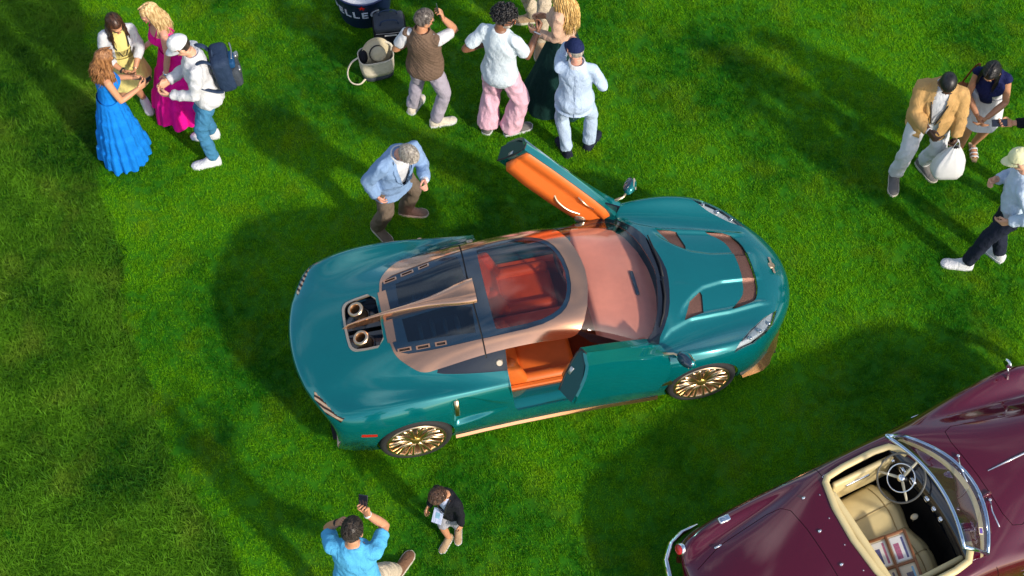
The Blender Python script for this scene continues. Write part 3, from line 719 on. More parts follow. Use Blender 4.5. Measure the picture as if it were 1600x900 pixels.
gn_grass('long_grass', 'longer rough grass left of the curved mowing edge', strip_mesh('rough', -1, -9.5, 0), [tuft('r%d' % i, 22+4*i, .024+.005*i, .034+.008*i, .0036+.0005*i, 'rough', 1.0+.2*i) for i in range(5)], 900, .45, 1.5, 11)
# ------------------------------------------------------------------ maroon vintage convertible
ROADSTER = [
 (-1.52, -.12, [(.60,.34),(.60,.35),(.59,.36),(.56,.36),(.52,.36),(.44,.36),(.34,.36),(.24,.36),(.12,.36),(0,.36)]),
 (-1.62, -.14, [(.66,.33),(.69,.42),(.68,.50),(.65,.54),(.58,.55),(.48,.54),(.36,.54),(.24,.55),(.12,.55),(0,.55)]),
 (-1.56, -.12, [(.68,.30),(.73,.42),(.74,.55),(.71,.65),(.63,.69),(.52,.645),(.40,.655),(.27,.67),(.13,.675),(0,.675)]),
 (-1.30, -.05, [(.71,.28),(.76,.42),(.77,.58),(.745,.72),(.66,.765),(.56,.715),(.43,.755),(.29,.78),(.14,.79),(0,.79)]),
 (-.95, 0, [(.73,.27),(.775,.42),(.785,.60),(.755,.76),(.675,.81),(.585,.765),(.47,.83),(.32,.86),(.16,.875),(0,.88)]),
 (-.60, 0, [(.74,.26),(.78,.42),(.785,.61),(.75,.78),(.685,.835),(.61,.825),(.52,.885),(.36,.91),(.18,.92),(0,.925)]),
 (-.25, 0, [(.74,.25),(.77,.40),(.77,.60),(.745,.79),(.70,.875),(.655,.915),(.58,.935),(.40,.94),(.2,.945),(0,.945)]),
 (.10, 0, [(.74,.25),(.765,.40),(.765,.60),(.745,.80),(.71,.895),(.67,.93),(.60,.945),(.42,.95),(.2,.95),(0,.95)]),
 (.50, 0, [(.74,.25),(.765,.40),(.765,.60),(.745,.80),(.71,.90),(.665,.945),(.58,.96),(.42,.975),(.2,.985),(0,.985)]),
 (.85, .05, [(.75,.25),(.78,.40),(.785,.60),(.76,.79),(.71,.88),(.64,.92),(.53,.965),(.38,.995),(.2,1.01),(0,1.015)]),
 (1.20, .03, [(.77,.25),(.80,.41),(.81,.61),(.785,.79),(.72,.865),(.61,.87),(.48,.94),(.34,.985),(.18,1.005),(0,1.01)]),
 (1.60, 0, [(.79,.27),(.83,.43),(.84,.63),(.81,.80),(.73,.86),(.58,.80),(.43,.90),(.30,.965),(.16,.99),(0,.995)]),
 (2.10, 0, [(.80,.28),(.84,.45),(.85,.64),(.82,.80),(.72,.85),(.54,.74),(.38,.86),(.26,.94),(.13,.965),(0,.97)]),
 (2.55, .08, [(.78,.28),(.82,.44),(.83,.60),(.79,.73),(.69,.77),(.50,.64),(.33,.80),(.22,.90),(.11,.93),(0,.935)]),
 (2.90, .25, [(.70,.30),(.74,.42),(.74,.54),(.70,.63),(.60,.65),(.45,.52),(.29,.66),(.19,.80),(.10,.86),(0,.87)]),
 (2.98, .30, [(.66,.30),(.68,.34),(.67,.38),(.64,.41),(.56,.42),(.42,.38),(.27,.42),(.18,.46),(.09,.48),(0,.48)]),
]
for i_, (x_, b_, p_) in enumerate(ROADSTER):
    if x_ > 1: ROADSTER[i_] = (1+(x_-1)*.78, b_, p_)
ROADSTER_LOC = (3.0, -2.863, 0.0); ROADSTER_RZ = radians(26.5)
M['maroon'] = mat('maroon_paint', (0.080, 0.001, 0.012), 0.12, 0.15, 0.06, 6, coat=1.0)
M['cream'] = mat('cream_leather', (0.62, 0.50, 0.25), 0.48, 0, 0.10, 12, 0.15, 90)
M['wood'] = mat('frame_wood', (0.22, 0.085, 0.03), 0.5, 0, 0.3, 40)
def build_roadster():
    R = empty('convertible', ROADSTER_LOC, ROADSTER_RZ)
    tag(R, 'maroon vintage convertible with open cream cockpit and chrome windscreen frame', 'car')
    sk = Skin(loft_skin(ROADSTER, 3, crease_rows=((5, .35), (6, .2))))
    M_ = mirror_poly
    cock = [(.60,0),(.57,.30),(.50,.50),(.44,.565),(.30,.585),(.0,.582),(-.16,.565),(-.20,.53),(-.255,.30),(-.275,0)]
    def strip(pts, w=.006):
        out = []
        for i, p in enumerate(pts):
            a = Vector(pts[max(i-1, 0)]); b = Vector(pts[min(i+1, len(pts)-1)]); d = (b-a).normalized(); n = Vector((-d.y, d.x)); out.append((Vector(p)+n*w*.5, Vector(p)-n*w*.5))
        return [tuple(o[0]) for o in out]+[tuple(o[1]) for o in out[::-1]]
    sk.cut('cockpit', M_(cock))
    for k, (x0, x1) in enumerate(((-.56, -.55),)):
        sk.cut('seam', strip([(-1.45,-.42),(-1.2,-.50),(-.75,-.535),(-.63,-.52),(-.575,-.46),(-.55,-.25),(-.545,0),(-.55,.25),(-.575,.46),(-.63,.52),(-.75,.535),(-1.2,.50),(-1.45,.42)]))
        sk.cut('seam', strip([(2.3,-.12),(1.95,-.26),(1.4,-.40),(1.02,-.495),(.94,-.47),(.915,-.36),(.925,0),(.915,.36),(.94,.47),(1.02,.495),(1.4,.40),(1.95,.26),(2.3,.12)]))
    for sgn in (1, -1):
        cs = lambda c, n, sgn=sgn: c.y*sgn > .5
        sk.cut('seam', strip([(-.19,.93),(-.19,.70),(-.15,.34),(-.10,.30),(.62,.29),(.70,.40),(.64,.90)]), 'side', cs)
        for x, r in ((-.78, .36), (1.87, .37)): sk.cut('wheel_opening', circle(x, .34, r, 36), 'side', lambda c, n, sgn=sgn: c.y*sgn > .55)
    sk.obj('body', 0, 'maroon', R); sk.obj('shut_lines', 'seam', 'dark', R, -.008, .004)
    # cream rim round the cockpit
    full = M_(cock)[::-1]; pts = []
    for i in range(len(full)):
        a, b = Vector(full[i]), Vector(full[(i+1) % len(full)]); n = max(1, int((b-a).length/.06))
        for j in range(n):
            p = a.lerp(b, j/n); q = sk.down(p.x, p.y); pts.append(Vector((p.x, p.y, (q.z if q else .95)+.006)))
    rear = [p for p in pts if p.x < .52]
    i0 = max(range(len(pts)), key=lambda i: pts[i].x); pts = pts[i0:]+pts[:i0]; rear = [p for p in pts if p.x < .53]
    MB().tube(rear, .030, 10, .75, up=(0, 0, 1)).build('cockpit_rim', 'cream', R)
    MB().tube([p+Vector((0, 0, -.02))+Vector((p.x-.15, p.y, 0)).normalized()*.034 for p in rear if p.x < .1], .009, 8).build('rim_chrome', 'chrome', R)
    # tub
    MB().add([(x, y, z) for z in (.30,) for x, y in M_(cock)]+[(x, y*1.02, .92) for x, y in M_(cock)], [tuple(range(len(M_(cock))))]+[(i, (i+1) % 18, 18+(i+1) % 18, 18+i) for i in range(18)] if len(M_(cock)) == 18 else [tuple(range(len(M_(cock))))]+[(i, (i+1) % len(M_(cock)), len(M_(cock))+(i+1) % len(M_(cock)), len(M_(cock))+i) for i in range(len(M_(cock)))]).build('cockpit_tub', M['dark_carpet'], R, False)
    for sgn in (1, -1):
        MB().rbox((-.14,.50*sgn-.025,.55), (.46,.50*sgn+.025,.90), .02, 2).build('door_card', 'cream', R)
        MB().rbox((-.02,.47*sgn-.012,.80), (.22,.47*sgn+.012,.83), .01, 2).build('door_pull', 'chrome', R)
    # bench seat
    st = empty('bench_seat'); st.parent = R
    def pad(name, nx, ny, f, ths):
        vs = []; fs = []
        for i in range(nx+1):
            for j in range(ny+1): vs.append(f(i/nx, j/ny))
        for i in range(nx):
            for j in range(ny): fs.append((i*(ny+1)+j, i*(ny+1)+j+1, (i+1)*(ny+1)+j+1, (i+1)*(ny+1)+j))
        o = MB().add(vs, fs).build(name, 'cream', st)
        md = o.modifiers.new('s', 'SOLIDIFY'); md.thickness = ths; md.offset = -1; evaluated(o); return o
    def cush(u, v):
        y = -.47+.94*v; e = 1-abs(2*v-1)**6; x0 = -.10; x1 = .43-.05*math.exp(-((y)/.12)**2)-.06*abs(2*v-1)**4
        x = x0+(x1-x0)*u; r = smooth01((1-u)/.18)
        seam = -.010*math.exp(-((u-.72)/.02)**2)-.010*sum(math.exp(-((y-c)/.012)**2) for c in (-.235, .235, 0))
        return (x, y, .565+.035*u+seam-.09*(1-r)-.05*(1-e))
    def back(u, v):
        y = -.48+.96*v; e = 1-abs(2*v-1)**8; t = u
        x = -.235+.13*(1-t)+.045*sin(t*pi)*.5; z = .55+.36*t
        if t > .86: x += -.03*smooth01((t-.86)/.14)
        return (x+.02*(1-e)*-1, y, z-.02*(1-e))
    pad('cushion', 24, 44, cush, .10); pad('backrest', 18, 30, back, .07)
    MB().tube([(-.205, y, .905) for y in [-.47+.94*i/20 for i in range(21)]], [.02]+[.045]*19+[.02], 12, .8).build('backrest_roll', 'cream', st)
    for y in (-.235, 0, .235): MB().tube([Vector(cush(u, (y+.47)/.94))+Vector((0, 0, .006)) for u in [i/14 for i in range(1, 14)]], .0045, 6).build('seam', M['seam'], st)
    MB().tube([Vector(cush(.72, v))+Vector((0, 0, .008)) for v in [i/30 for i in range(1, 30)]], .0045, 6).build('seam', M['seam'], st)
    # dash, wheel, controls
    d = empty('dashboard'); d.parent = R
    vs = []
    for j in range(13):
        y = -.54+1.08*j/12; x = .62-.55*(y*y)*.45
        vs += [(x-.10, y, .74), (x-.115, y, .86), (x-.10, y, .93), (x-.02, y, .965)]
    MB().add(vs, [(j*4+k, j*4+k+1, j*4+5+k, j*4+4+k) for j in range(12) for k in range(3)]).build('dash_panel', 'black', d)
    for y, r in ((.36,.042),(.24,.042),(.06,.03),(-.04,.025),(-.14,.025),(.48,.025)):
        x = .62-.25*y*y-.118; X = TR((x, y, .85)) @ RY(-pi/2-.15)
        g = MB().lathe([(r,-.01),(r,.012),(r-.006,.014),(r-.008,.008)], 20, X).build('gauge', 'chrome', d); MB().lathe([(0,.006),(r-.008,.006)], 20, X).build('gauge_face', 'dark', g)
    sw = empty('steering_wheel'); sw.parent = R; Xs = TR((.385, .29, .93)) @ RY(radians(-38)); sw.matrix_local = Xs
    ring = lambda r, t: MB().tube([(r*cos(a), r*sin(a), 0) for a in [2*pi*k/40 for k in range(40)]], t, 8, closed=True)
    ring(.205, .009).build('rim', M['wheel_grey'], sw); ring(.118, .006).build('horn_ring', 'chrome', sw)
    for k in range(3):
        a = 2*pi*k/3+.15; MB().tube([(.03*cos(a), .03*sin(a), -.01), (.20*cos(a), .20*sin(a), 0)], [.013, .010], 8, .5).build('spoke', M['ivory'], sw)
    MB().lathe([(0,.022),(.02,.02),(.034,.006),(.036,-.02)], 20).build('hub', 'chrome', sw)
    MB().tube([(0, 0, -.02), (0, 0, -.28)], .02, 10).build('column', 'dark', sw)
    MB().tube([(.43,.03,.42), (.42,.02,.55), (.40,.02,.66)], [.008,.008,.008], 8).build('gear_lever', 'chrome', R)
    MB().ell((.40, .02, .675), (.035, .026, .03), 14, 10).build('gear_knob', M['ivory'], R)
    # windscreen
    w = empty('windscreen'); w.parent = R
    base = []; top = []
    for j in range(17):
        v = -1+2*j/16; base.append(Vector((.85-.24*v*v, .585*v, (lambda q: q.z if q else .98)(sk.down(.85-.24*v*v, .585*v))+.012))); top.append(Vector((.42-.12*v*v, .535*v, 1.36-.02*v*v)))
    MB().tube(base, .016, 8).build('lower_frame', M['frame_chrome'], w); MB().tube(top, .016, 8).build('upper_frame', M['frame_chrome'], w)
    for j in (0, 16): MB().tube([base[j], base[j].lerp(top[j], .5)+Vector((.01, 0, 0)), top[j]], .016, 8).build('side_frame', M['frame_chrome'], w)
    vs = base+top; MB().add(vs, [(i, i+1, 18+i, 17+i) for i in range(16)]).build('glass', M['screen_glass'], w)
    for s0, s1 in ((2, 7), (9, 14)):
        MB().tube([base[j]+(top[j]-base[j])*.10+Vector((.012, 0, .012)) for j in range(s0, s1)], .008, 6, .5).build('wiper_blade', M['frame_chrome'], w)
    for y in (.22, -.22):
        q = sk.down(.88, y); MB().tube([q+Vector((0, 0, .02)), q+Vector((-.06, -.10, .05)), q+Vector((-.10, -.24, .07))], .006, 6).build('wiper_arm', 'chrome', w); MB().ell((q.x, q.y, q.z+.015), (.016, .016, .016), 10, 6).build('wiper_pivot', 'chrome', w)
    MB().add([base[j]+(top[j]-base[j])*.02+Vector((-.035, 0, -.01)) for j in range(17)]+[base[j]+Vector((-.10, 0, -.02)) for j in range(17)], [(i, i+1, 18+i, 17+i) for i in range(16)]).build('screen_rail', 'cream', R)
    st_c = base[2].lerp(top[2], .30); u = (base[3]-base[2]).normalized(); vv = (top[2]-base[2]).normalized()
    X = Matrix.Translation(st_c+Vector((.006, 0, .004))) @ Matrix((u, vv, u.cross(vv))).transposed().to_4x4()
    stk = MB().box((-.03,-.035,0), (.03,.035,.002), X).build('sticker', M['ivory'], w, False)
    MB().box((-.022,-.027,.002), (.022,.027,.003), X).build('sticker_print', M['sticker'], stk, False)
    # bright work
    for x, y in ((-.43,.50),(-.475,.19),(-.475,-.13),(-.43,-.44)):
        q = sk.down(x, y); MB().tube([q+Vector((-.012, 0, .006)), q+Vector((.016, 0, .012))], [.012, .008], 8, .8).build('hood_stud', 'chrome', R)
    for x, y in ((-.30,.46),(-.345,.25),(-.36,0),(-.345,-.25)):
        q = sk.down(x, y); MB().ell((q.x, q.y, q.z+.003), (.006, .006, .005), 8, 6).build('snap', 'chrome', R)
    q = sk.down(.86, -.17); MB().tube([q+Vector((-.06, 0, .0)), q+Vector((.02, 0, .018)), q+Vector((.06, 0, .016))], [.006, .016, .018], 10).build('washer_jet', 'maroon', R)
    q = [sk.down(x, 0)+Vector((0, 0, .008)) for x in (1.02, 1.3, 1.6, 1.9, 2.2)]; MB().tube(q, [.003, .008, .009, .009, .009], 8, .8).build('bonnet_strip', 'chrome', R)
    for sgn in (1, -1):
        q = sk.down(1.80, .70*sgn); mi = MB().tube([q, q+Vector((0, .02*sgn, .07)), q+Vector((-.01, .05*sgn, .14))], [.018, .008, .008], 8).build('fender_mirror', 'chrome', R)
        MB().ell((q.x-.01, q.y+.06*sgn, q.z+.17), (.02, .05, .05), 14, 10).build('mirror_head', 'chrome', mi)
        q = sk.down(-1.06, .675*sgn); MB().rbox((-.055,-.030,-.016), (.055,.030,.014), .012, 2, TR(q) @ RY(.12)).build('fender_clip', 'chrome', R)
        q = sk.down(-1.45, .65*sgn) or Vector((-1.45, .65*sgn, .72)); X = TR(q+Vector((-.03, 0, -.015))) @ RY(radians(-62))
        tl = MB().lathe([(.052,-.02),(.054,.008),(.046,.016)], 22, X).build('tail_lamp', 'chrome', R); MB().lathe([(0,.032),(.02,.030),(.038,.022),(.046,.010)], 20, X).build('lens', 'red_lens', tl)
        q = sk.down(-1.22, .50*sgn); MB().rbox((-.035,-.008,-.004), (.035,.008,.010), .004, 1, TR(q)).build('boot_hinge', 'chrome', R)
        # wheels
        for x, r in ((-.78, .345), (1.87, .345)):
            t = empty('wheel'); t.parent = R; t.matrix_local = TR((x, .74*sgn, r)) @ RX(-pi/2*sgn)
            MB().lathe([(.20,-.02),(.25,.004),(.31,.0),(r,-.04),(r,-.13),(.31,-.17),(.20,-.16)], 44).build('tyre', 'rubber', t)
            MB().lathe([(0,.03),(.08,.028),(.12,.012),(.17,.006),(.20,.0),(.215,-.01)], 36).build('hubcap', 'chrome', t)
            MB().lathe([(.37,-.60*sgn),(.37,-.38*sgn),(0,-.38*sgn)], 28, TR((x, 0, .34)) @ RX(pi/2), arc=pi).build('arch_liner', 'dark', R)
        # side script plate
        q = sk.side(1.02, .66, sgn); MB().tube([(1.02-.06*i+.012*(i % 2), q.y+.004*sgn, .655+.014*((i*7) % 3)) for i in range(-1, 3)], .005, 6).build('side_script', 'chrome', R)
    # rear bumper wraps round both corners
    pts = []
    for i in range(25):
        a = radians(-118+236*i/24); x = -1.08-.62*cos(a*.86)*1.0; y = .80*sin(a*.86)
        pts.append((x if abs(a) < 1.2 else x, y, .50))
    pts = [(-1.22,-.80,.50),(-1.36,-.80,.50),(-1.49,-.755,.50),(-1.60,-.64,.50),(-1.67,-.42,.50),(-1.70,-.2,.50),(-1.705,0,.50),(-1.70,.2,.50),(-1.67,.42,.50),(-1.60,.64,.50),(-1.49,.755,.50),(-1.36,.80,.50),(-1.22,.80,.50)]
    MB().tube(pts, .075, 12, .42, up=(1, 0, 0)) if 0 else None
    vs = []
    for x, y, z in pts:
        n = Vector((x+.9, y*.9, 0)).normalized(); vs += [Vector((x, y, z-.085)), Vector((x, y, z-.05))+n*.03, Vector((x, y, z))+n*.042, Vector((x, y, z+.05))+n*.03, Vector((x, y, z+.085)), Vector((x, y, z+.07))-n*.012, Vector((x, y, z-.07))-n*.012]
    MB().add(vs, [(i*7+k, i*7+(k+1) % 7, i*7+7+(k+1) % 7, i*7+7+k) for i in range(12) for k in range(7)]+[tuple(range(7)), tuple(range(84, 91))]).build('rear_bumper', 'chrome', R)
    MB().tube(sm([(2.35,-.82,.48),(2.53,-.70,.48),(2.67,-.4,.48),(2.71,0,.48),(2.67,.4,.48),(2.53,.70,.48),(2.35,.82,.48)]), .05, 10).build('front_bumper', 'chrome', R)
    for sgn in (1, -1): MB().ell((2.36, .58*sgn, .66), (.10, .12, .12), 16, 12).build('headlamp', 'chrome', R)
    MB().rbox((2.50,-.22,.42), (2.57,.22,.84), .04, 3).build('radiator_grille', 'chrome', R)
    MB().box((-1.5,-.55,.24), (2.4,.55,.26)).build('underbody', 'dark', R, False)
    sk.ref.free(); sk.bm.free()
    # framed pictures lying on the seat
    F = empty('picture_frame', (0, 0, 0)); tag(F, 'brown wooden frame with four small prints lying on the cream bench seat', 'picture frame')
    mw = TR(ROADSTER_LOC) @ RZ(ROADSTER_RZ)
    F.matrix_world = mw @ TR((.0, -.29, .735)) @ RZ(radians(-14)) @ RY(radians(-20))
    b = MB()
    for x in (-.165, -.005, .155): b.rbox((x-.012,-.27,-.012), (x+.012,.27,.014), .004, 1)
    b.build('stile', 'wood', F, auto=.5)
    b = MB()
    for y in (-.262, 0, .262): b.rbox((-.165,y-.012,-.011), (.155,y+.012,.012), .004, 1)
    b.build('rail', 'wood', F, auto=.5)
    MB().box((-.16,-.26,-.014), (.15,.26,-.006)).build('backing', M['ivory'], F, False)
    i = 0
    for cx in (-.085, .075):
        for cy in (.13, -.13):
            p = MB().box((cx-.060,cy-.105,-.006), (cx+.060,cy+.105,-.003), None).build('print', M['paper'][i % 2], F, False)
            MB().box((cx-.045+.02*(i % 2),cy-.085,-.003), (cx+.0+.03*(i % 2),cy+.05,-.002)).build('print_picture', M['print'][i % 4], p, False)
            MB().box((cx+.028,cy-.09,-.003), (cx+.045,cy+.09,-.0022)).build('print_border', M['print'][(i+2) % 4], p, False)
            i += 1
    return R
M['seam'] = mat('seam_tan', (0.34, 0.25, 0.11), 0.6, 0, 0.1, 12)
M['dark_carpet'] = mat('black_carpet', (0.006, 0.005, 0.004), 0.95, 0, 0.3, 60)
M['ivory'] = mat('ivory', (0.62, 0.55, 0.38), 0.4, 0, 0.08, 12)
M['wheel_grey'] = mat('wheel_rim_grey', (0.10, 0.095, 0.08), 0.35, 0, 0.1, 12)
M['frame_chrome'] = mat('frame_chrome', (0.55, 0.66, 0.80), 0.14, 1.0, 0.04, 8)
M['screen_glass'] = glass_mat('screen_glass', (0.72, 0.74, 0.78), 0.10)
M['sticker'] = mat('sticker_purple', (0.08, 0.04, 0.25), 0.5, 0, 0.5, 80)
M['paper'] = [mat('paper_white', (0.72, 0.70, 0.66), 0.6, 0, 0.05, 12), mat('paper_cream', (0.70, 0.58, 0.40), 0.6, 0, 0.05, 12)]
M['print'] = [mat('print_navy', (0.08, 0.08, 0.20), 0.6, 0, 0.7, 70), mat('print_blue', (0.22, 0.42, 0.55), 0.6, 0, 0.4, 30), mat('print_pink', (0.40, 0.12, 0.20), 0.6, 0, 0.6, 60), mat('print_grey', (0.15, 0.13, 0.16), 0.6, 0, 0.8, 60)]
build_roadster()
# ------------------------------------------------------------------ people
def skin_mat(name, col):
    m = mat(name, col, 0.5, 0, 0.10, 25); b = m.node_tree.nodes['Principled BSDF']
    b.inputs['Subsurface Weight'].default_value = 0.08; b.inputs['Subsurface Radius'].default_value = (.012, .005, .003); b.inputs['Subsurface Scale'].default_value = 0.4
    return m
def fabric(name, col, rough=0.85, var=0.10, bump=0.5, bscale=220, scale=9):
    m = mat(name, col, rough, 0, var, scale, bump, bscale, spec=0.2)
    N, L = m.node_tree.nodes, m.node_tree.links; b = N['Principled BSDF']; bp = [n for n in N if n.type == 'BUMP'][0]
    tc = [n for n in N if n.type == 'TEX_COORD'][0]; mp = N.new('ShaderNodeMapping'); mp.inputs['Scale'].default_value = (1, 1, .55); mp.inputs['Rotation'].default_value = (.3, .5, .2)
    no = N.new('ShaderNodeTexNoise'); no.inputs['Scale'].default_value = 17; no.inputs['Detail'].default_value = 3; no.inputs['Distortion'].default_value = .6
    L.new(tc.outputs['Object'], mp.inputs[0]); L.new(mp.outputs[0], no.inputs['Vector'])
    b2 = N.new('ShaderNodeBump'); b2.inputs['Strength'].default_value = .55; b2.inputs['Distance'].default_value = .03
    L.new(no.outputs['Fac'], b2.inputs['Height']); L.new(bp.outputs['Normal'], b2.inputs['Normal']); L.new(b2.outputs['Normal'], b.inputs['Normal'])
    return m
def hair_mat(name, col, col2, rough=0.42):
    m, N, L, b = new_mat(name)
    tc = N.new('ShaderNodeTexCoord'); mp = N.new('ShaderNodeMapping'); mp.inputs['Scale'].default_value = (55, 55, 9)
    no = N.new('ShaderNodeTexNoise'); no.inputs['Scale'].default_value = 1.0; no.inputs['Detail'].default_value = 3
    mx = N.new('ShaderNodeMix'); mx.data_type = 'RGBA'; mx.inputs['A'].default_value = col+(1,); mx.inputs['B'].default_value = col2+(1,)
    rp = N.new('ShaderNodeMapRange'); rp.inputs['From Min'].default_value = .35; rp.inputs['From Max'].default_value = .65
    L.new(tc.outputs['Object'], mp.inputs[0]); L.new(mp.outputs[0], no.inputs['Vector']); L.new(no.outputs['Fac'], rp.inputs[0]); L.new(rp.outputs[0], mx.inputs['Factor'])
    L.new(mx.outputs['Result'], b.inputs['Base Color']); b.inputs['Roughness'].default_value = rough
    return m
def rloft(mb, rings, seg=18):
    """rings: (centre, axis_x, axis_y) closed loft with end caps; the axes carry the radii"""
    vs = []; fs = []
    for c, a, b in rings:
        for k in range(seg):
            w = 2*pi*k/seg; vs.append(c+a*cos(w)+b*sin(w))
    n = len(rings)
    for i in range(n-1):
        for k in range(seg): fs.append((i*seg+k, i*seg+(k+1) % seg, (i+1)*seg+(k+1) % seg, (i+1)*seg+k))
    fs.append(tuple(range(seg))[::-1]); fs.append(tuple((n-1)*seg+k for k in range(seg)))
    mb.add(vs, fs)
def remesh(o, voxel, smooth=3):
    md = o.modifiers.new('r', 'REMESH'); md.mode = 'VOXEL'; md.voxel_size = voxel; md.use_smooth_shade = True
    if smooth:
        sm = o.modifiers.new('s', 'SMOOTH'); sm.factor = 0.5; sm.iterations = smooth
    return evaluated(o)
def ik(a, t, l1, l2, pole):
    d = t-a; L = d.length
    if L > (l1+l2)*.995: t = a+d*((l1+l2)*.995/L); d = t-a; L = d.length
    x = (l1*l1-l2*l2+L*L)/(2*L); hgt = sqrt(max(l1*l1-x*x, 0))
    u = d.normalized(); p = pole-u*pole.dot(u); p = p.normalized() if p.length > 1e-4 else u.orthogonal().normalized()
    return a+u*x+p*hgt, t
class Figure:
    TOR = [(.80,.115,.095,0),(.86,.160,.118,-.005),(.93,.168,.120,-.008),(1.0,.155,.110,0),(1.08,.142,.102,.006),(1.16,.145,.104,.008),(1.26,.160,.114,.010),(1.34,.160,.106,.004),(1.40,.132,.088,-.004),(1.44,.088,.070,-.010)]
    def __init__(s, label, loc, face, h=1.75, skin=None, build=1.0, belly=0.0, lean=0, tilt=0, twist=0, head=(0, 0), pelvis=(0, 0, 0), feet=None, L=None, R=None, chest=0.0, group=None, hs=1.0):
        s.root = empty('person', (loc[0], loc[1], 0)); tag(s.root, label, 'person', group)
        build *= .93; s.k = h/1.75; s.b = build; s.belly = belly*.8; s.chest = chest; s.skin = skin
        s.F = RZ(radians(face-90)); s.face = face; k = s.k
        s.pel = Vector((pelvis[0], pelvis[1], .95+pelvis[2]))*k
        s.Rt = RZ(radians(twist)) @ RX(radians(-lean)) @ RY(radians(tilt))
        s.sh = {e: s.tor((.170*build*e, -.008, 1.388)) for e in (1, -1)}
        s.neck = s.tor((0, -.012, 1.46)); s.hp = s.tor((0, .002, 1.515))
        s.HM = TR(s.hp) @ s.Rt @ RZ(radians(head[0])) @ RX(radians(-head[1])) @ Matrix.Scale(k*hs, 4)
        s.hip = {e: s.pel+Vector((.088*e*build, 0, -.03))*k for e in (1, -1)}
        s.foot = {}; s.knee = {}; s.ank = {}
        Fi = s.F.inverted()
        for e, f in zip((-1, 1), feet or ((-.11, 0, None), (.11, 0, None))):
            if f[2] is None: p = Vector((f[0], f[1], 0)); yaw = (-8*e)
            else: p = Fi @ Vector((f[0], f[1], 0)); yaw = f[2]-face
            lift = f[3] if len(f) > 3 else 0
            q = RZ(radians(yaw)); s.foot[e] = (p+Vector((0, 0, lift)), q, lift)
            a = p+Vector((0, 0, .085*k+lift))-(q @ Vector((0, .03*k, 0)))
            s.knee[e], s.ank[e] = ik(s.hip[e], a, .435*k, .43*k, q @ Vector((.1*e, 1, 0)))
        s.elb = {}; s.wri = {}; s.hand = {}
        for e, hnd in ((-1, L), (1, R)):
            hnd = hnd or dict(p=(.27*e, .02, .80))
            t = Vector(hnd['p'])*k; pole = Vector(hnd.get('pole', (.5*e, -.8, -.5))); pole = Vector((pole.x*.5, pole.y, pole.z-.45))
            s.elb[e], s.wri[e] = ik(s.sh[e], t, .285*k, .25*k, pole); s.hand[e] = hnd
    def tor(s, p):
        p = Vector(p); t = smooth01((p.z-.90)/.22); d = (p-Vector((0, 0, .95)))*s.k
        q = s.Rt.to_quaternion(); q = Matrix.Identity(4).to_quaternion().slerp(q, t)
        return s.pel + q @ d
    def ring(s, z, rx, ry, oy=0.0, infl=0.0):
        bl = s.belly*math.exp(-((z-1.05)/.13)**2); ch = s.chest*math.exp(-((z-1.27)/.07)**2)
        ry2 = ry*s.b**.7+(bl+ch)*.5+infl; oy += (bl+ch)*.5; rx2 = rx*s.b+infl+bl*.35
        c = s.tor((0, oy, z)); ax = s.tor((rx2, oy, z))-c; ay = s.tor((0, oy+ry2, z))-c
        return (c, ax, ay)
    def torso(s, mb, zlo=.80, zhi=1.46, infl=0.0, flare=0.0, neck=True):
        rings = []
        for z, rx, ry, oy in s.TOR:
            if zlo-.001 <= z <= zhi: rings.append(s.ring(z, rx, ry, oy, infl+flare*smooth01((1.08-z)/.28)))
        if zlo < .80: rings.insert(0, s.ring(zlo, .165, .118, 0, infl+flare))
        if neck: rings.append(s.ring(1.485, .066, .062, -.012, infl*.6))
        rloft(mb, rings, 22)
    def arm(s, mb, e, infl=0.0, to=2.0, r=(.050, .046, .039, .040, .028), sag=0.0):
        """to: 0..1 along the upper arm, 1..2 along the forearm"""
        k = s.k*(s.b**.6); A, B, C = s.sh[e], s.elb[e], s.wri[e]; inn = s.tor((.08*e*s.b, -.01, 1.40))
        pts = [inn, A, A.lerp(B, .5), B, B.lerp(C, .45), C]; rad = [r[0]*.9, r[0], r[1], r[2], r[3], r[4]]
        ts = [-.3, 0, .5, 1, 1.45, 2.0]; P = []; Q = []
        for i in range(len(pts)):
            if ts[i] <= to+1e-6: P.append(pts[i]); Q.append((rad[i]+infl)*k)
            else:
                f = (to-ts[i-1])/(ts[i]-ts[i-1]); P.append(pts[i-1].lerp(pts[i], f)); Q.append((rad[i-1]*(1-f)+rad[i]*f+infl)*k); break
        n = 3; P2 = []; Q2 = []
        for i in range(len(P)-1):
            for j in range(n):
                f = j/n; P2.append(P[i].lerp(P[i+1], f)); Q2.append(Q[i]*(1-f)+Q[i+1]*f)
        P2.append(P[-1]); Q2.append(Q[-1]); mb.tube(P2, Q2, 14)
    def leg(s, mb, e, infl=0.0, to=2.0, r=(.088, .075, .056, .054, .038)):
        k = s.k*(s.b**.6); A, B, C = s.hip[e], s.knee[e], s.ank[e]
        pts = [A, A.lerp(B, .5), B, B.lerp(C, .4), C]; ts = [0, .5, 1, 1.4, 2]; P = []; Q = []
        for i in range(5):
            if ts[i] <= to+1e-6: P.append(pts[i]); Q.append((r[i]+infl)*k)
            else:
                f = (to-ts[i-1])/(ts[i]-ts[i-1]); P.append(pts[i-1].lerp(pts[i], f)); Q.append((r[i-1]*(1-f)+r[i]*f+infl)*k); break
        P2 = []; Q2 = []
        for i in range(len(P)-1):
            for j in range(3): f = j/3; P2.append(P[i].lerp(P[i+1], f)); Q2.append(Q[i]*(1-f)+Q[i+1]*f)
        P2.append(P[-1]); Q2.append(Q[-1]); mb.tube(P2, Q2, 14)
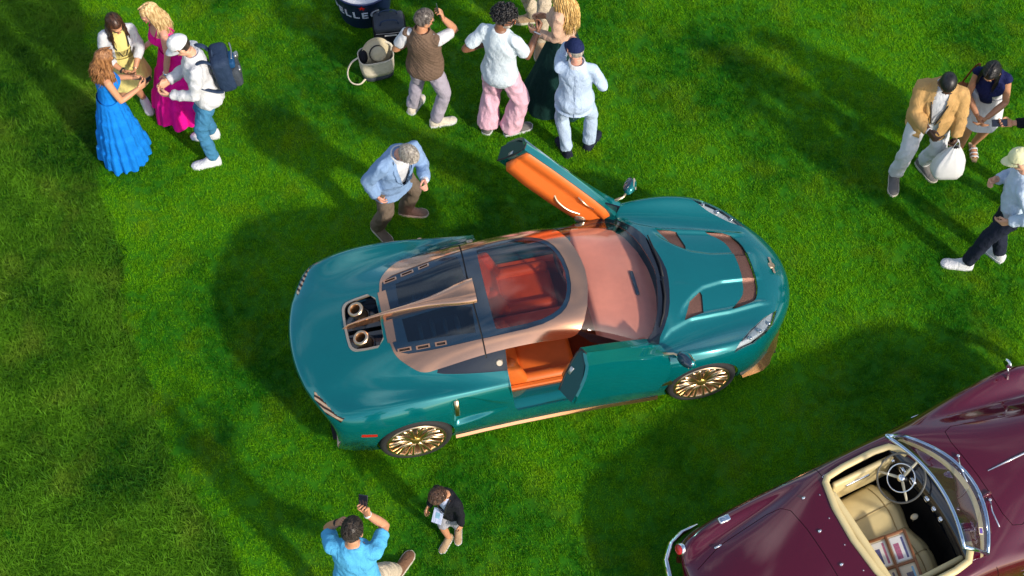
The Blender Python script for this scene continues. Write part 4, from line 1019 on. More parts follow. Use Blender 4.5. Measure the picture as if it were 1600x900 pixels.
    def hand_mesh(s, mb, e):
        k = s.k; h = s.hand[e]; W = s.wri[e]; d = (W-s.elb[e]).normalized()
        if 'dir' in h: d = Vector(h['dir']).normalized()
        pn = Vector(h.get('palm', (-e, 0, 0))); pn = (pn-d*pn.dot(d)); pn = pn.normalized() if pn.length > .05 else d.orthogonal().normalized()
        x = d.cross(pn).normalized()
        ts = 1 if x.dot(Vector(h.get('thumb', (0, .6, 1)))) > 0 else -1
        X = Matrix.Translation(W) @ Matrix((x*ts*k, d*k, pn*k)).transposed().to_4x4()
        mb.rbox((-.038, -.012, -.014), (.038, .092, .014), .012, 2, X)
        curl = h.get('curl', .5)
        for i, (x0, ln, sp) in enumerate(((.030, .072, .10), (.010, .080, .03), (-.010, .074, -.04), (-.029, .058, -.12))):
            p = Vector((x0, .086, 0)); pts = [p-Vector((0, .01, 0)), p]; a = .15
            for j, f in enumerate((.44, .32, .26)):
                a += curl*(.75+.15*i); p = p+Vector((sin(sp)*cos(a), cos(a), sin(a)))*ln*f; pts.append(p)
            mb.tube(pts, [.0095, .0095, .009, .008, .0065], 7, 1, X)
        c = curl; mb.tube([(.026, .012, .002), (.050, .040, .008+.01*c), (.062-.02*c, .066, .014+.022*c), (.060-.035*c, .088, .018+.028*c)], [.013, .0115, .010, .0075], 7, 1, X)
        s.hand[e]['X'] = X
        return X
    def finish(s, o): return o
    def body(s, legs=True, bald=False, beard=None, female=False, lips=None, voxel=.0085):
        mb = MB(); s.torso(mb)
        H = s.HM
        mb.tube([s.tor((0, -.02, 1.40)), s.neck, s.hp+(H.to_3x3() @ Vector((0, -.005, .03)))], [.062*s.k*(s.b**.5), .054*s.k*(s.b**.4), .052*s.k*(s.b**.4)], 14)
        mb.ell((0, -.004, .135), (.0745, .094, .098), 20, 14, H)
        mb.ell((0, .030, .078), (.060, .060, .082), 18, 12, H)
        mb.ell((0, .052, .018), (.030, .034, .024), 12, 8, H)
        mb.ell((0, .094, .112), (.052, .012, .014), 12, 6, H)          # brow ridge
        mb.add([(-.007,.092,.112),(.007,.092,.112),(-.017,.094,.070),(.017,.094,.070),(0,.118,.072),(0,.098,.062)], [(0,1,4),(0,4,2),(1,3,4),(2,4,5),(4,3,5),(0,2,5,3,1)], H)
        for e in (1, -1): mb.ell((.076*e, -.004, .095), (.011, .024, .033), 10, 8, H)
        for e in (1, -1):
            s.arm(mb, e); s.leg(mb, e)
            q, yq, lf = s.foot[e]; mb.ell((0, 0, 0), (.034*s.k, .10*s.k, .020*s.k), 12, 8, TR(q+yq @ Vector((0, .05*s.k, 0))+Vector((0, 0, .034*s.k+lf))) @ yq)
        o = mb.build('body', s.skin, s.root); remesh(o, voxel, 2)
        hm = MB()
        for e in (1, -1): s.hand_mesh(hm, e)
        o2 = hm.build('tmp', s.skin); bm = bmesh.new(); bm.from_mesh(o.data); bm.from_mesh(o2.data); bm.to_mesh(o.data); bm.free()
        me2 = o2.data; bpy.data.objects.remove(o2); bpy.data.meshes.remove(me2)
        o.data.polygons.foreach_set('use_smooth', [True]*len(o.data.polygons))
        s.bodyo = o; o.matrix_local = s.F
        for e in (1, -1):
            MB().ell((.029*e, .0895, .098), (.0125, .008, .0065), 10, 6, H).build('eye', M['eye'], o)
            MB().tube([(.012*e, .1005, .117), (.03*e, .1, .122), (.047*e, .089, .117)], .0042, 6, .7, H).build('eyebrow', s.hairm if getattr(s, 'hairm', None) else M['brow'], o)
        MB().ell((0, .0935, .042), (.023, .009, .0075), 12, 6, H).build('mouth', lips or M['lips'], o)
        if beard:
            b = MB(); b.ell((0, .040, .040), (.058, .062, .050), 18, 10, H); bo = b.build('beard', beard, o)
            bm = bmesh.new(); bm.from_mesh(bo.data); Hi = H.inverted()
            bmesh.ops.delete(bm, geom=[f for f in bm.faces if (q := Hi @ f.calc_center_median()).z > .058-.35*abs(q.x)*0 and True or q.y < .01], context='FACES'); bm.to_mesh(bo.data); bm.free()
        return o
    def cloth(s, name, mb, m, voxel=.012, smooth=4, wr=(.006, 9), cut=None, parent=None, solid=True):
        o = mb.build(name, m, parent or s.root); remesh(o, voxel, smooth)
        amp, fr = wr; me = o.data; seed = Vector((random.random()*9, random.random()*9, 0))
        nrm = [v.normal.copy() for v in me.vertices]
        for v, n in zip(me.vertices, nrm):
            p = v.co; q = Vector((p.x*fr+p.z*fr*.45, p.y*fr-p.z*fr*.3, p.z*fr*.55))+seed
            a = noise.noise(q); b = noise.noise(q*2.3+Vector((3, 1, 7)))
            v.co = p+n*(amp*((1-abs(a)*2.2)*.9+.5*b-.35))
        if cut:
            bm = bmesh.new(); bm.from_mesh(me); Qi = s.Rt.inverted()
            def tc(c): return (Qi.to_3x3() @ (c-s.pel))/s.k+Vector((0, 0, .95))
            bmesh.ops.delete(bm, geom=[f for f in bm.faces if cut(tc(f.calc_center_median()))], context='FACES')
            bm.to_mesh(me); bm.free()
        me.polygons.foreach_set('use_smooth', [True]*len(me.polygons))
        if not parent: o.matrix_local = s.F
        return o
    def add(s, mb, name, m, parent=None, smooth=True, auto=None):
        o = mb.build(name, m, parent or s.root, smooth, auto)
        if not parent: o.matrix_local = s.F
        return o
    def trousers(s, m, r=(.100, .088, .072, .070, .066), infl=.0, to=1.97, wr=(.007, 9)):
        mb = MB(); s.torso(mb, .80, 1.0, .005, neck=False)
        mb.ell((0, 0, 0), (.15*s.k*s.b, .11*s.k*s.b, .09*s.k), 16, 10, TR(s.pel+Vector((0, 0, -.06*s.k))))
        r = tuple(q*.95 for q in r)
        for e in (1, -1): s.leg(mb, e, infl, to, r)
        return s.cloth('trousers', mb, m, .012, 3, (wr[0]*1.3, wr[1]*1.15))
    def top(s, name, m, sleeve=.55, hem=.86, infl=.012, flare=.01, sl_infl=.016, cut=None, wr=(.007, 8), r=None, voxel=.012):
        infl *= .78; sl_infl *= .55; flare *= .8; mb = MB(); s.torso(mb, hem, 1.46, infl, flare)
        for e in (1, -1):
            if sleeve > 0: s.arm(mb, e, sl_infl, sleeve, r or (.053, .051, .045, .044, .036))
            else: s.arm(mb, e, infl*.6, .02)
        return s.cloth(name, mb, m, voxel, 3, (wr[0]*1.35, wr[1]*1.15), cut)
    def collar(s, m, parent=None, h=.04, infl=.0):
        rings = []; mb = MB()
        n = 20
        vs = []
        for zz, rr in ((1.455, .078), (1.455+h, .068+infl), (1.455+h*.9, .080+infl), (1.44, .098)):
            for i in range(n):
                a = pi/2+.35+(2*pi-.7)*i/(n-1); vs.append(s.tor((rr*s.b**.5*cos(a), -.01+rr*.95*sin(a), zz)))
        fs = [(j*n+i, j*n+i+1, (j+1)*n+i+1, (j+1)*n+i) for j in range(3) for i in range(n-1)]
        return s.add(mb.add(vs, fs), 'collar', m, parent)
    def shoes(s, up, sole, ln=.275, high=0.0):
        for e in (-1, 1):
            q, yq, lf = s.foot[e]; X = TR(q) @ yq @ Matrix.Scale(s.k*ln/.275, 4)
            if lf: X = X @ TR((0, 0, 0)) @ RX(-.5)
            vs = []; fs = []; seg = 12
            prof = [(-.092,.014,.03,.060),(-.085,.034,.032,.095),(-.05,.044,.034,.112+high),(-.005,.046,.034,.116+high),(.035,.045,.030,.098),(.075,.046,.024,.062),(.12,.049,.02,.050),(.155,.043,.018,.043),(.178,.030,.016,.036),(.188,.012,.016,.028)]
            for y, w, zb, zt in prof:
                for i in range(seg):
                    a = pi*i/(seg-1); vs.append((w*cos(a), y, .02+(zt-.02)*sin(a)**.8))
            for j in range(len(prof)-1):
                for i in range(seg-1): fs.append((j*seg+i, j*seg+i+1, (j+1)*seg+i+1, (j+1)*seg+i))
            fs.append(tuple(range(seg))); fs.append(tuple((len(prof)-1)*seg+i for i in range(seg)))
            o = s.add(MB().add(vs, fs, X), 'shoe', up)
            out = [(-w-.004, y) for y, w, *_ in prof]+[(w+.004, y) for y, w, *_ in prof[::-1]]
            out = [(0, -.094)]+out[:len(prof)]+[(0, .194)]+out[len(prof):]
            s.add(MB().prism(out, 0.0, .026, X), 'sole', sole, o, auto=.6)
    def skirt(s, name, m, ztop, zbot, r0, r1, folds=14, amp=.03, tiers=0, off=(0, 0), rows=26, rnd=1.0, ry=.8, thick=True):
        seg = 96; vs = []; fs = []; k = s.k; ph = random.random()*6; topc = s.tor((0, 0, ztop)); 
        for i in range(rows+1):
            t = i/rows; z = ztop*k*(1-t)+zbot*k*t; c = Vector((topc.x*(1-t)+off[0]*k*t, topc.y*(1-t)+off[1]*k*t, topc.z*(1-t)+zbot*k*t))
            rr = r0+(r1-r0)*t**.85; tt = 0
            if tiers: f = (t*tiers) % 1.0; tt = .022*(1-f)*smooth01(f*8) if int(t*tiers) > 0 else 0; 
            for j in range(seg):
                a = 2*pi*j/seg
                q_ = folds/4.4; w = amp*t**.8*(1.5*noise.noise(Vector((cos(a)*q_, sin(a)*q_, t*1.1+ph)))+.7*noise.noise(Vector((cos(a)*q_*2.1, sin(a)*q_*2.1, t*2.2+ph*3)))+.35*sin(folds*a+ph))
                r = (rr+w+tt)*k
                vs.append(c+Vector((cos(a)*r, sin(a)*r*(ry+(1-ry)*t), amp*.5*k*t*sin(folds*.5*a+ph) if t > .95 else 0)))
        for i in range(rows):
            for j in range(seg): fs.append((i*seg+j, i*seg+(j+1) % seg, (i+1)*seg+(j+1) % seg, (i+1)*seg+j))
        return s.add(MB().add(vs, fs), name, m)
    # ---- hair and hats
    def cap_hair(s, m, grow=1.05, front=.165, nape=.045, name='hair', ztop=9):
        mb = MB().ell((0, -.004, .135), (.0745*grow, .094*grow, .098*grow), 26, 20, s.HM)
        o = s.add(mb, name, m); Hi = s.HM.inverted()
        bm = bmesh.new(); bm.from_mesh(o.data)
        def keep(c):
            q = Hi @ c; lim = nape+(front-nape)*smooth01((q.y+.06)/.13); return ztop > q.z > lim+.006*noise.noise(q*60)
        bmesh.ops.delete(bm, geom=[f for f in bm.faces if not keep(f.calc_center_median())], context='FACES'); bm.to_mesh(o.data); bm.free()
        o.data.polygons.foreach_set('use_smooth', [True]*len(o.data.polygons))
        return o
    def strands(s, mb, n, ln, r=.0036, lift=.012, front=.165, nape=.045, swirl=.5, wild=.25, part=0.0, ztop=9):
        H = s.HM; c0 = Vector((0, -.004, .135)); ra = Vector((.0745, .094, .098)); i = 0; tries = 0
        while i < n and tries < n*6:
            tries += 1
            u = random.uniform(-.2, 1); a = random.uniform(0, 2*pi); q = sqrt(1-u*u)
            d = Vector((q*cos(a), q*sin(a), u)); p = Vector((d.x*ra.x, d.y*ra.y, d.z*ra.z))+c0
            if p.z < nape+(front-nape)*smooth01((p.y+.06)/.13) or p.z > ztop: continue
            i += 1
            crown = Vector((part, -.045, .235)); t = (p-crown); nrm = d.normalized(); t = t-nrm*t.dot(nrm)
            t = t.normalized() if t.length > 1e-4 else Vector((0, 1, 0))
            t = (t+nrm.cross(t)*swirl+Vector((random.gauss(0, wild), random.gauss(0, wild), random.gauss(0, wild)))).normalized()
            l = ln*random.uniform(.7, 1.2); pts = []
            for j in range(4):
                f = j/3; pp = p+t*l*f; dd = Vector(((pp.x)/ra.x, (pp.y-c0.y)/ra.y, (pp.z-c0.z)/ra.z)); L = dd.length
                pp = c0+Vector((dd.x*ra.x, dd.y*ra.y, dd.z*ra.z))/L*(1.03+lift/.09*sin(f*2.2)) if L < 1.3 else pp
                pts.append(pp)
            mb.tube(pts, [r*.45, r*.62, r*.55, r*.15], 4, .6, H)
    def short_hair(s, m, n=260, ln=.035, front=.165, nape=.045, **kw):
        o = s.cap_hair(m, 1.045, front, nape, ztop=kw.get('ztop', 9)+.02); mb = MB(); s.strands(mb, int(n*3.0), ln, front=front, nape=nape, **kw)
        s.add(mb, 'hair_strands', m, o)
    def curly_hair(s, m, n=330, r=.016):
        o = s.cap_hair(m, 1.12, .150, .05); mb = MB(); H = s.HM; i = 0
        while i < n:
            u = random.uniform(-.35, 1); a = random.uniform(0, 2*pi); q = sqrt(1-u*u); g = random.uniform(1.10, 1.36)
            p = Vector((q*cos(a)*.0745*g, q*sin(a)*.094*g-.004, u*.098*g+.135))
            if p.z < .05+(.165-.05)*smooth01((p.y+.05)/.12): continue
            i += 1; R0 = Matrix.Rotation(random.uniform(0, 6), 4, Vector((random.gauss(0, 1), random.gauss(0, 1), random.gauss(0, 1))).normalized())
            mb.tube([p+(R0 @ Vector((r*.6*cos(t), r*.6*sin(t), t*.0032-.01))) for t in [j*1.1 for j in range(7)]], [.003, .0052, .006, .006, .006, .0052, .003], 5, 1, H)
        s.add(mb, 'hair_curls', m, o)
    def long_hair(s, m, n=240, length=.42, wave=.012, spread=.02, fwd=118, r=.0075, part=.012, side=0.0):
        o = s.cap_hair(m, 1.05, .168, .03); mb = MB(); H = s.HM; c0 = Vector((0, -.004, .135)); k = s.k
        back = (s.Rt.to_3x3() @ Vector((0, -1, 0)))
        for i in range(int(n*1.7)):
            phi = radians(random.uniform(-fwd, fwd)); sg = 1 if phi > 0 else -1
            d = Vector((sin(phi), -cos(phi), 0)); th0 = radians(random.uniform(4, 34)); g = random.uniform(1.04, 1.16)
            pts = []; f0 = random.uniform(-.02, .065) if abs(phi) > .9 else random.uniform(-.05, .03)
            st = Vector((part*sg, f0, 0))
            for j in range(6):
                th = th0+(radians(103)-th0)*j/5; w = smooth01(j/3.0)
                pp = c0+Vector((d.x*.0745*sin(th)*g, d.y*.094*sin(th)*g, .098*cos(th)*g)); pp.x = pp.x*w+(st.x+pp.x*.3)*(1-w); pp.y = pp.y*w+(st.y+pp.y*.3)*(1-w)
                pts.append(H @ pp)
            p = pts[-1].copy(); out = (H.to_3x3() @ d).normalized(); ph = random.uniform(0, 6); L = length*k*random.uniform(.72, 1.08); ns = 7
            for j in range(1, ns+1):
                t = j/ns; q = p+Vector((0, 0, -L*t))+out*(spread*t*k*random.uniform(.6, 1.4))+back*(.055*k*smooth01(t*1.6)+side*t)
                q += Vector((sin(ph+t*7)*wave, cos(ph*1.3+t*6)*wave, 0))*(.4+t)
                pts.append(q)
            rr = r*k*random.uniform(.45, .85); mb.tube(pts, [rr*.6]+[rr]*(len(pts)-3)+[rr*.8, rr*.2], 4, .6)
        s.add(mb, 'hair_strands', m, o)
        return o
    def cap(s, m, visor=True):
        H = s.HM; mb = MB().ell((0, -.004, .140), (.086, .106, .112), 26, 18, H)
        o = s.add(mb, 'cap', m); Hi = H.inverted(); bm = bmesh.new(); bm.from_mesh(o.data)
        bmesh.ops.delete(bm, geom=[f for f in bm.faces if (q := Hi @ f.calc_center_median()).z < .150-.20*max(-q.y, 0)*.5], context='FACES'); bm.to_mesh(o.data); bm.free()
        o.data.polygons.foreach_set('use_smooth', [True]*len(o.data.polygons))
        vs = []; fs = []; n = 14
        for dz in (0, -.006):
            for j in range(4):
                for i in range(n):
                    a = pi*(.06+.88*i/(n-1)); t = j/3; rx = .085+.004*t; ry = .100+.075*t*sin(a)**.6
                    vs.append((rx*cos(a), -.004+ry*sin(a), .150+dz-.018*t*1.0-.22*t*cos(a)**2*.06))
        for j in range(3):
            for i in range(n-1):
                fs.append((j*n+i, j*n+i+1, (j+1)*n+i+1, (j+1)*n+i)); fs.append((4*n+j*n+i, 4*n+(j+1)*n+i, 4*n+(j+1)*n+i+1, 4*n+j*n+i+1))
        fs += [(3*n+i, 3*n+i+1, 7*n+i+1, 7*n+i) for i in range(n-1)]
        s.add(MB().add(vs, fs, H), 'visor', m, o)
        s.add(MB().ell((0, -.004, .252), (.009, .009, .006), 10, 6, H), 'button', m, o)
        return o
    def glasses(s, frame, lens):
        H = s.HM; o = s.add(MB().tube([(-.078, -.0, .105), (-.07, .08, .108), (0, .106, .108), (.07, .08, .108), (.078, 0, .105)], .004, 6, 1, H), 'sunglasses', frame)
        for e in (1, -1): s.add(MB().ell((.032*e, .104, .099), (.027, .008, .021), 12, 8, H), 'lens', lens, o)
    def lanyard(s, m, drop=1.12, oy=.02):
        pts = [s.tor(p) for p in ((-.06, -.06, 1.475), (-.085, .045, 1.44), (-.075, .115+oy, 1.33), (-.02, .13+oy+s.belly*.8, drop), (.02, .13+oy+s.belly*.8, drop), (.075, .115+oy, 1.33), (.085, .045, 1.44), (.06, -.06, 1.475))]
        return s.add(MB().tube(pts, .007, 6, .5), 'lanyard', m)
    def band(s, e, m, w=.01, name='bracelet', at=.94):
        a, b = s.elb[e], s.wri[e]; p = a.lerp(b, at); d = (b-a).normalized()
        return s.add(MB().tube([p-d*w*.5, p-d*w*.3, p+d*w*.3, p+d*w*.5], [.030*s.k, .034*s.k, .034*s.k, .030*s.k], 14), name, m)
    def P(s, v): return s.root.location + (s.F @ Vector(v))      # a point of the figure in the world
# ------------------------------------------------------------------ the visitors
SK = {n: skin_mat('skin_'+n, c) for n, c in dict(fair=(.62,.33,.21), tan=(.50,.24,.13), warm=(.55,.27,.15), brown=(.20,.085,.045), deep=(.085,.038,.022), pink=(.62,.30,.21)).items()}
M['eye'] = mat('eye_dark', (.02,.015,.012), .2, 0, .1, 10); M['brow'] = mat('brow_dark', (.03,.02,.014), .7, 0, .1, 10); M['lips'] = mat('lips', (.38,.10,.08), .45, 0, .1, 10)
HR = dict(brunette=hair_mat('hair_brunette', (.020,.008,.005), (.085,.035,.018)), auburn=hair_mat('hair_light_brown', (.13,.050,.018), (.40,.19,.075)), blonde=hair_mat('hair_blonde', (.34,.20,.075), (.78,.58,.30)),
          gold=hair_mat('hair_golden', (.40,.22,.06), (.82,.56,.22)), black=hair_mat('hair_black', (.004,.004,.005), (.018,.016,.018)), grey=hair_mat('hair_grey', (.22,.19,.16), (.60,.55,.48)), dark=hair_mat('hair_dark', (.012,.009,.008), (.05,.036,.026)), greydark=hair_mat('hair_greying', (.05,.04,.035), (.22,.19,.17)), brown=hair_mat('hair_brown', (.025,.012,.007), (.12,.06,.035)))
FB = {n: fabric('fabric_'+n, c) for n, c in dict(white=(.56,.57,.60), offwhite=(.70,.66,.58), yellow=(.66,.56,.20), blue=(.004,.19,.66), magenta=(.82,.004,.28), denim=(.055,.20,.36), brownvest=(.145,.095,.065), lavender=(.36,.33,.40), pink=(.70,.42,.52), teewhite=(.54,.62,.68), khaki=(.50,.42,.32), seersucker=(.42,.53,.70), bluejacket=(.20,.31,.50), taupe=(.15,.115,.085), tanblazer=(.50,.30,.115), navytop=(.008,.012,.065), skyshirt=(.46,.56,.68), navytr=(.012,.016,.032), bluetee=(.085,.38,.66), blackj=(.008,.009,.014), paleblue=(.50,.56,.74), lemon=(.74,.72,.42), beige=(.55,.36,.26), bottle=(.004,.030,.026), navycap=(.010,.018,.07), greysh=(.14,.135,.13), creamsh=(.62,.56,.46), brownsh=(.16,.085,.05), whitesh=(.62,.63,.66), blacksh=(.014,.018,.035), tansh=(.36,.25,.15), sole=(.60,.55,.46), greyshort=(.30,.30,.34), leather=(.20,.06,.02)).items()}
DB = M['dark']; M['seamblue'] = mat('seam_blue', (.16,.22,.34), .9, 0, .1, 10); M['amber'] = mat('amber_lens', (.35,.08,.01), .1, 0, .1, 10, coat=1); M['plastic'] = mat('white_plastic', (.70,.70,.72), .35, 0, .08, 10)
def quilt(m):
    N, L = m.node_tree.nodes, m.node_tree.links; b = N['Principled BSDF']; tc = [n for n in N if n.type == 'TEX_COORD'][0]; prev = b.inputs['Normal'].links[0].from_socket
    for rot in (.8, -.8):
        mp = N.new('ShaderNodeMapping'); mp.inputs['Rotation'].default_value = (0, rot, 0); w = N.new('ShaderNodeTexWave'); w.inputs['Scale'].default_value = 11; w.bands_direction = 'X'
        L.new(tc.outputs['Object'], mp.inputs[0]); L.new(mp.outputs[0], w.inputs['Vector']); bp = N.new('ShaderNodeBump'); bp.inputs['Strength'].default_value = .35; bp.inputs['Distance'].default_value = .008
        L.new(w.outputs['Fac'], bp.inputs['Height']); L.new(prev, bp.inputs['Normal']); prev = bp.outputs['Normal']
    L.new(prev, b.inputs['Normal'])
def vneck(w=.5, z0=.96, top=1.5): return lambda q: q.y > .02 and q.z > z0 and abs(q.x) < .018+w*(q.z-z0)*.42 and q.z < top
def lapels(f, m, parent, z0=1.0):
    for e in (1, -1):
        pts = [f.tor((.02*e, .132+f.belly*.9, z0)), f.tor((.075*e, .135+f.belly*.4, 1.22)), f.tor((.10*e, .10, 1.36)), f.tor((.075*e, .02, 1.47))]
        f.add(MB().tube(pts, [.006, .022, .026, .014], 8, .35, up=(0, 1, 0)), 'lapel', m, parent)
def phone_at(f, e, label, fwd=.0, tilt=None):
    X = f.F @ f.hand[e]['X']; X = TR(f.root.location) @ X
    o = empty('phone'); o.matrix_world = X @ TR((0.0, .115, .022)) ; tag(o, label, 'phone')
    MB().rbox((-.036,-.075,-.004), (.036,.075,.004), .003, 1).build('phone_case', M['black'], o)
    MB().box((-.033,-.071,.004), (.033,.071,.0045)).build('phone_screen', M['screen'], o, False)
    return o
M['screen'] = mat('phone_glass', (.01,.012,.02), .08, 0, .1, 5, coat=1)

# 1 brunette in white jacket and yellow mini dress
f = Figure('brunette woman in white jacket over short yellow dress, facing the camera', (-3.86,2.20), -66, 1.62, SK['tan'], .90, 0, 15, 0, 0, (10, 10), (0,-.02,0), [(-.20,-.02,-80),(.04,.06,-62)], dict(p=(-.05,.30,.98), palm=(1,0,0), curl=.6, pole=(-1,-.3,-.3)), dict(p=(.07,.31,1.02), palm=(-1,0,0), curl=.6, pole=(1,-.3,-.3)), chest=.05)
f.body(female=True); f.top('dress_top', FB['yellow'], 0, .88, .008, .01, wr=(.002, 8)); f.skirt('dress_skirt', FB['yellow'], .98, .58, .165, .225, 10, .014, off=(0, .02)); 
j = f.top('jacket', FB['white'], 1.55, .98, .026, .02, .024, cut=lambda q: q.y > .03 and abs(q.x) < .085)
f.long_hair(HR['brunette'], 230, .34, .010, .02, 125); f.lanyard(M['dark'], 1.13); f.shoes(FB['whitesh'], FB['whitesh']); f.band(-1, M['gold'], .012); f.band(1, M['dark'], .02, 'watch')
# 2 blue dress
f = Figure('woman with long light brown hair in strapless long blue tiered dress', (-3.93,1.62), 30, 1.54, SK['warm'], .88, 0, 6, 0, 0, (5, 18), (0,0,0), None, dict(p=(-.03,.34,1.13), palm=(1,0,0), curl=.6, pole=(-1,-.4,-.4)), dict(p=(.14,.34,1.12), palm=(-1,0,0), curl=.7, pole=(1,-.5,-.6)), chest=.05)
f.body(female=True); mb = MB(); f.torso(mb, 1.0, 1.36, .014, neck=False); f.cloth('bodice', mb, FB['blue'], .011, 3, (.003, 12))
f.skirt('tiered_skirt', FB['blue'], 1.04, .03, .150, .285, 17, .034, 4, off=(.02,-.02), rows=44); f.long_hair(HR['auburn'], 260, .33, .022, .03, 125, r=.0085); f.shoes(FB['tansh'], FB['sole'], .24); phone_at(f, 1, 'phone held by the woman in the blue dress')
# 3 magenta dress
f = Figure('blonde woman in sleeveless magenta ruffled long dress, back towards the capped man', (-3.37,2.22), 205, 1.62, SK['pink'], .88, 0, 8, 0, 0, (10, 12), (0,0,0), None, dict(p=(-.20,.16,.86), palm=(1,0,0), curl=.3, dir=(-.1,.3,-1)), dict(p=(.10,.26,1.05), palm=(-1,0,0), curl=.6), chest=.05)
f.body(female=True); mb = MB(); f.torso(mb, 1.0, 1.36, .013, neck=False); f.cloth('bodice', mb, FB['magenta'], .011, 3, (.003, 12))
for e in (1, -1): f.add(MB().tube([f.tor((.10*e,.10,1.34)), f.tor((.095*e,.03,1.455)), f.tor((.09*e,-.07,1.43)), f.tor((.07*e,-.115,1.30))], .008, 6), 'strap', FB['magenta'])
f.skirt('ruffled_skirt', FB['magenta'], 1.04, .05, .150, .33, 13, .055, 3, off=(-.02,.03), rows=40); f.long_hair(HR['blonde'], 260, .36, .010, .03, 120, r=.008); f.shoes(FB['tansh'], FB['sole'], .24); f.band(-1, M['chrome'], .022)
# 4 white cap man with backpack
f = Figure('man in white cap, white jacket and jeans carrying a navy backpack', (-2.99,1.66), 192, 1.78, SK['fair'], 1.0, .02, 6, 0, 0, (0, 28), (0,-.03,0), [(-.06,-.17,194),(-.11,.18,186)], dict(p=(-.10,.30,1.07), palm=(1,0,.3), curl=.8, pole=(-1,-.6,-.3)), dict(p=(.06,.31,1.08), palm=(-1,0,.3), curl=.8, pole=(1,-.6,-.2)))
f.hairm = HR['dark']; f.body(); f.trousers(FB['denim'], wr=(.009, 10)); f.top('jacket', FB['white'], 1.95, .84, .028, .03, .024, wr=(.010, 8)); f.collar(FB['white']); f.short_hair(HR['dark'], 60, .012, nape=.03, ztop=.115); f.cap(FB['whitesh']); f.shoes(FB['whitesh'], FB['whitesh'], .29)
bp = empty('backpack'); tag(bp, 'navy and grey backpack worn by the man in the white cap', 'backpack'); bp.matrix_world = TR(f.root.location) @ f.F @ TR(f.tor((0,-.12,1.20))) @ f.Rt
M['pack'] = fabric('pack_navy', (.018,.035,.075), .7); M['pack_grey'] = fabric('pack_grey', (.045,.055,.07), .7); M['pack_blue'] = fabric('pack_blue', (.01,.06,.16), .6)
mb = MB().rbox((-.155,-.20,-.22), (.155,-.02,.22), .06, 4); o = mb.build('pack_body', M['pack'], bp); remesh(o, .012, 2)
MB().rbox((-.125,-.26,-.20), (.125,-.16,.03), .04, 4).build('front_pocket', M['pack_grey'], bp); MB().rbox((-.11,-.245,.06), (.06,-.18,.15), .025, 3).build('upper_pocket', M['pack_blue'], bp)
for x, z in ((.02,.10),(-.05,-.02),(.10,.02)): MB().rbox((x-.03,-.275,z-.025), (x+.03,-.24,z+.025), .012, 2).build('buckle', M['steel'], bp)
MB().tube(sm([(-.10,-.235,.20),(.0,-.25,.215),(.10,-.235,.20)]), .007, 6).build('zip', M['steel'], bp); MB().tube([(-.04,-.06,.22),(-.03,-.07,.26),(.03,-.07,.26),(.04,-.06,.22)], .009, 6).build('carry_loop', M['pack'], bp)
for e in (1, -1): MB().tube(sm([(.09*e,-.03,.18),(.105*e,.02,.255),(.115*e,.12,.245),(.125*e,.20,.14),(.145*e,.17,-.02),(.16*e,.02,-.14),(.14*e,-.05,-.18)]), .026, 8, .35, up=(0,0,1)).build('shoulder_strap', M['pack'], bp)
# 5 brown vest
f = Figure('man in brown quilted vest over white shirt, seen from behind, phone at his ear', (-.86,2.05), 72, 1.64, SK['tan'], 1.08, .06, 0, 0, 0, (-48, 12), (0,0,0), [(-.16,.15,62),(.10,-.05,14)], dict(p=(-.24,.16,1.02), palm=(1,0,0), curl=.5, pole=(-1,-.6,0)), dict(p=(.17,.17,1.53), palm=(-1,-.4,0), curl=.7, pole=(.9,.0,-.9), dir=(-.25,.05,1)))
f.hairm = HR['greydark']; f.body(); f.trousers(FB['lavender'], (.105,.095,.078,.076,.074)); f.top('shirt', FB['white'], .72, .92, .006, .0, .022, wr=(.003, 8)); M['quilt'] = FB['brownvest']
quilt(FB['brownvest']); f.top('vest', FB['brownvest'], 0, .85, .034, .02, wr=(.004, 10)); f.collar(FB['brownvest'], None, .05, .012); f.short_hair(HR['greydark'], 300, .022, nape=.02, front=.175); f.shoes(FB['creamsh'], FB['whitesh'], .30); phone_at(f, 1, 'phone held to his ear by the man in the brown vest')
# 6 pink trousers
f = Figure('man with black curly hair in white T-shirt and wide pink trousers', (-.12,1.92), 64, 1.81, SK['brown'], 1.02, .0, 3, 0, 0, (-62, 14), (0,0,0), [(-.12,.03,70),(.13,-.02,20)], dict(p=(-.24,.10,1.06), palm=(1,0,0), curl=.8, pole=(-1,-.5,-.2)), dict(p=(.25,.30,1.28), palm=(-1,0,.2), curl=1.1, pole=(.4,-.5,-1)))
f.hairm = HR['black']; f.body(beard=HR['grey']); f.trousers(FB['pink'], (.108,.102,.102,.108,.116), to=2.12, wr=(.011, 8)); f.top('t_shirt', FB['teewhite'], .78, .80, .022, .02, .026, wr=(.008, 7)); f.curly_hair(HR['black']); f.glasses(M['dark'], M['amber']) if 'amber' in M else None; f.shoes(FB['greysh'], FB['whitesh'], .30); f.band(1, FB['whitesh'], .012)
# 7 khaki legs at the top edge
f = Figure('man in khaki trousers and tan shoes cut off by the top edge', (.27,3.22), -110, 1.82, SK['fair'], 1.0, 0, 2, 0, 0, (0, 10), (0,0,0), [(.03,-.18,266),(-.06,.20,186)], None, None)
f.hairm = HR['brown']; f.body(); f.trousers(FB['khaki'], (.10,.088,.074,.072,.070), wr=(.010, 9)); f.top('shirt', FB['skyshirt'], 1.95, .86, .014, .01, .018); f.short_hair(HR['brown'], 160, .03); f.shoes(FB['tansh'], FB['sole'], .30)
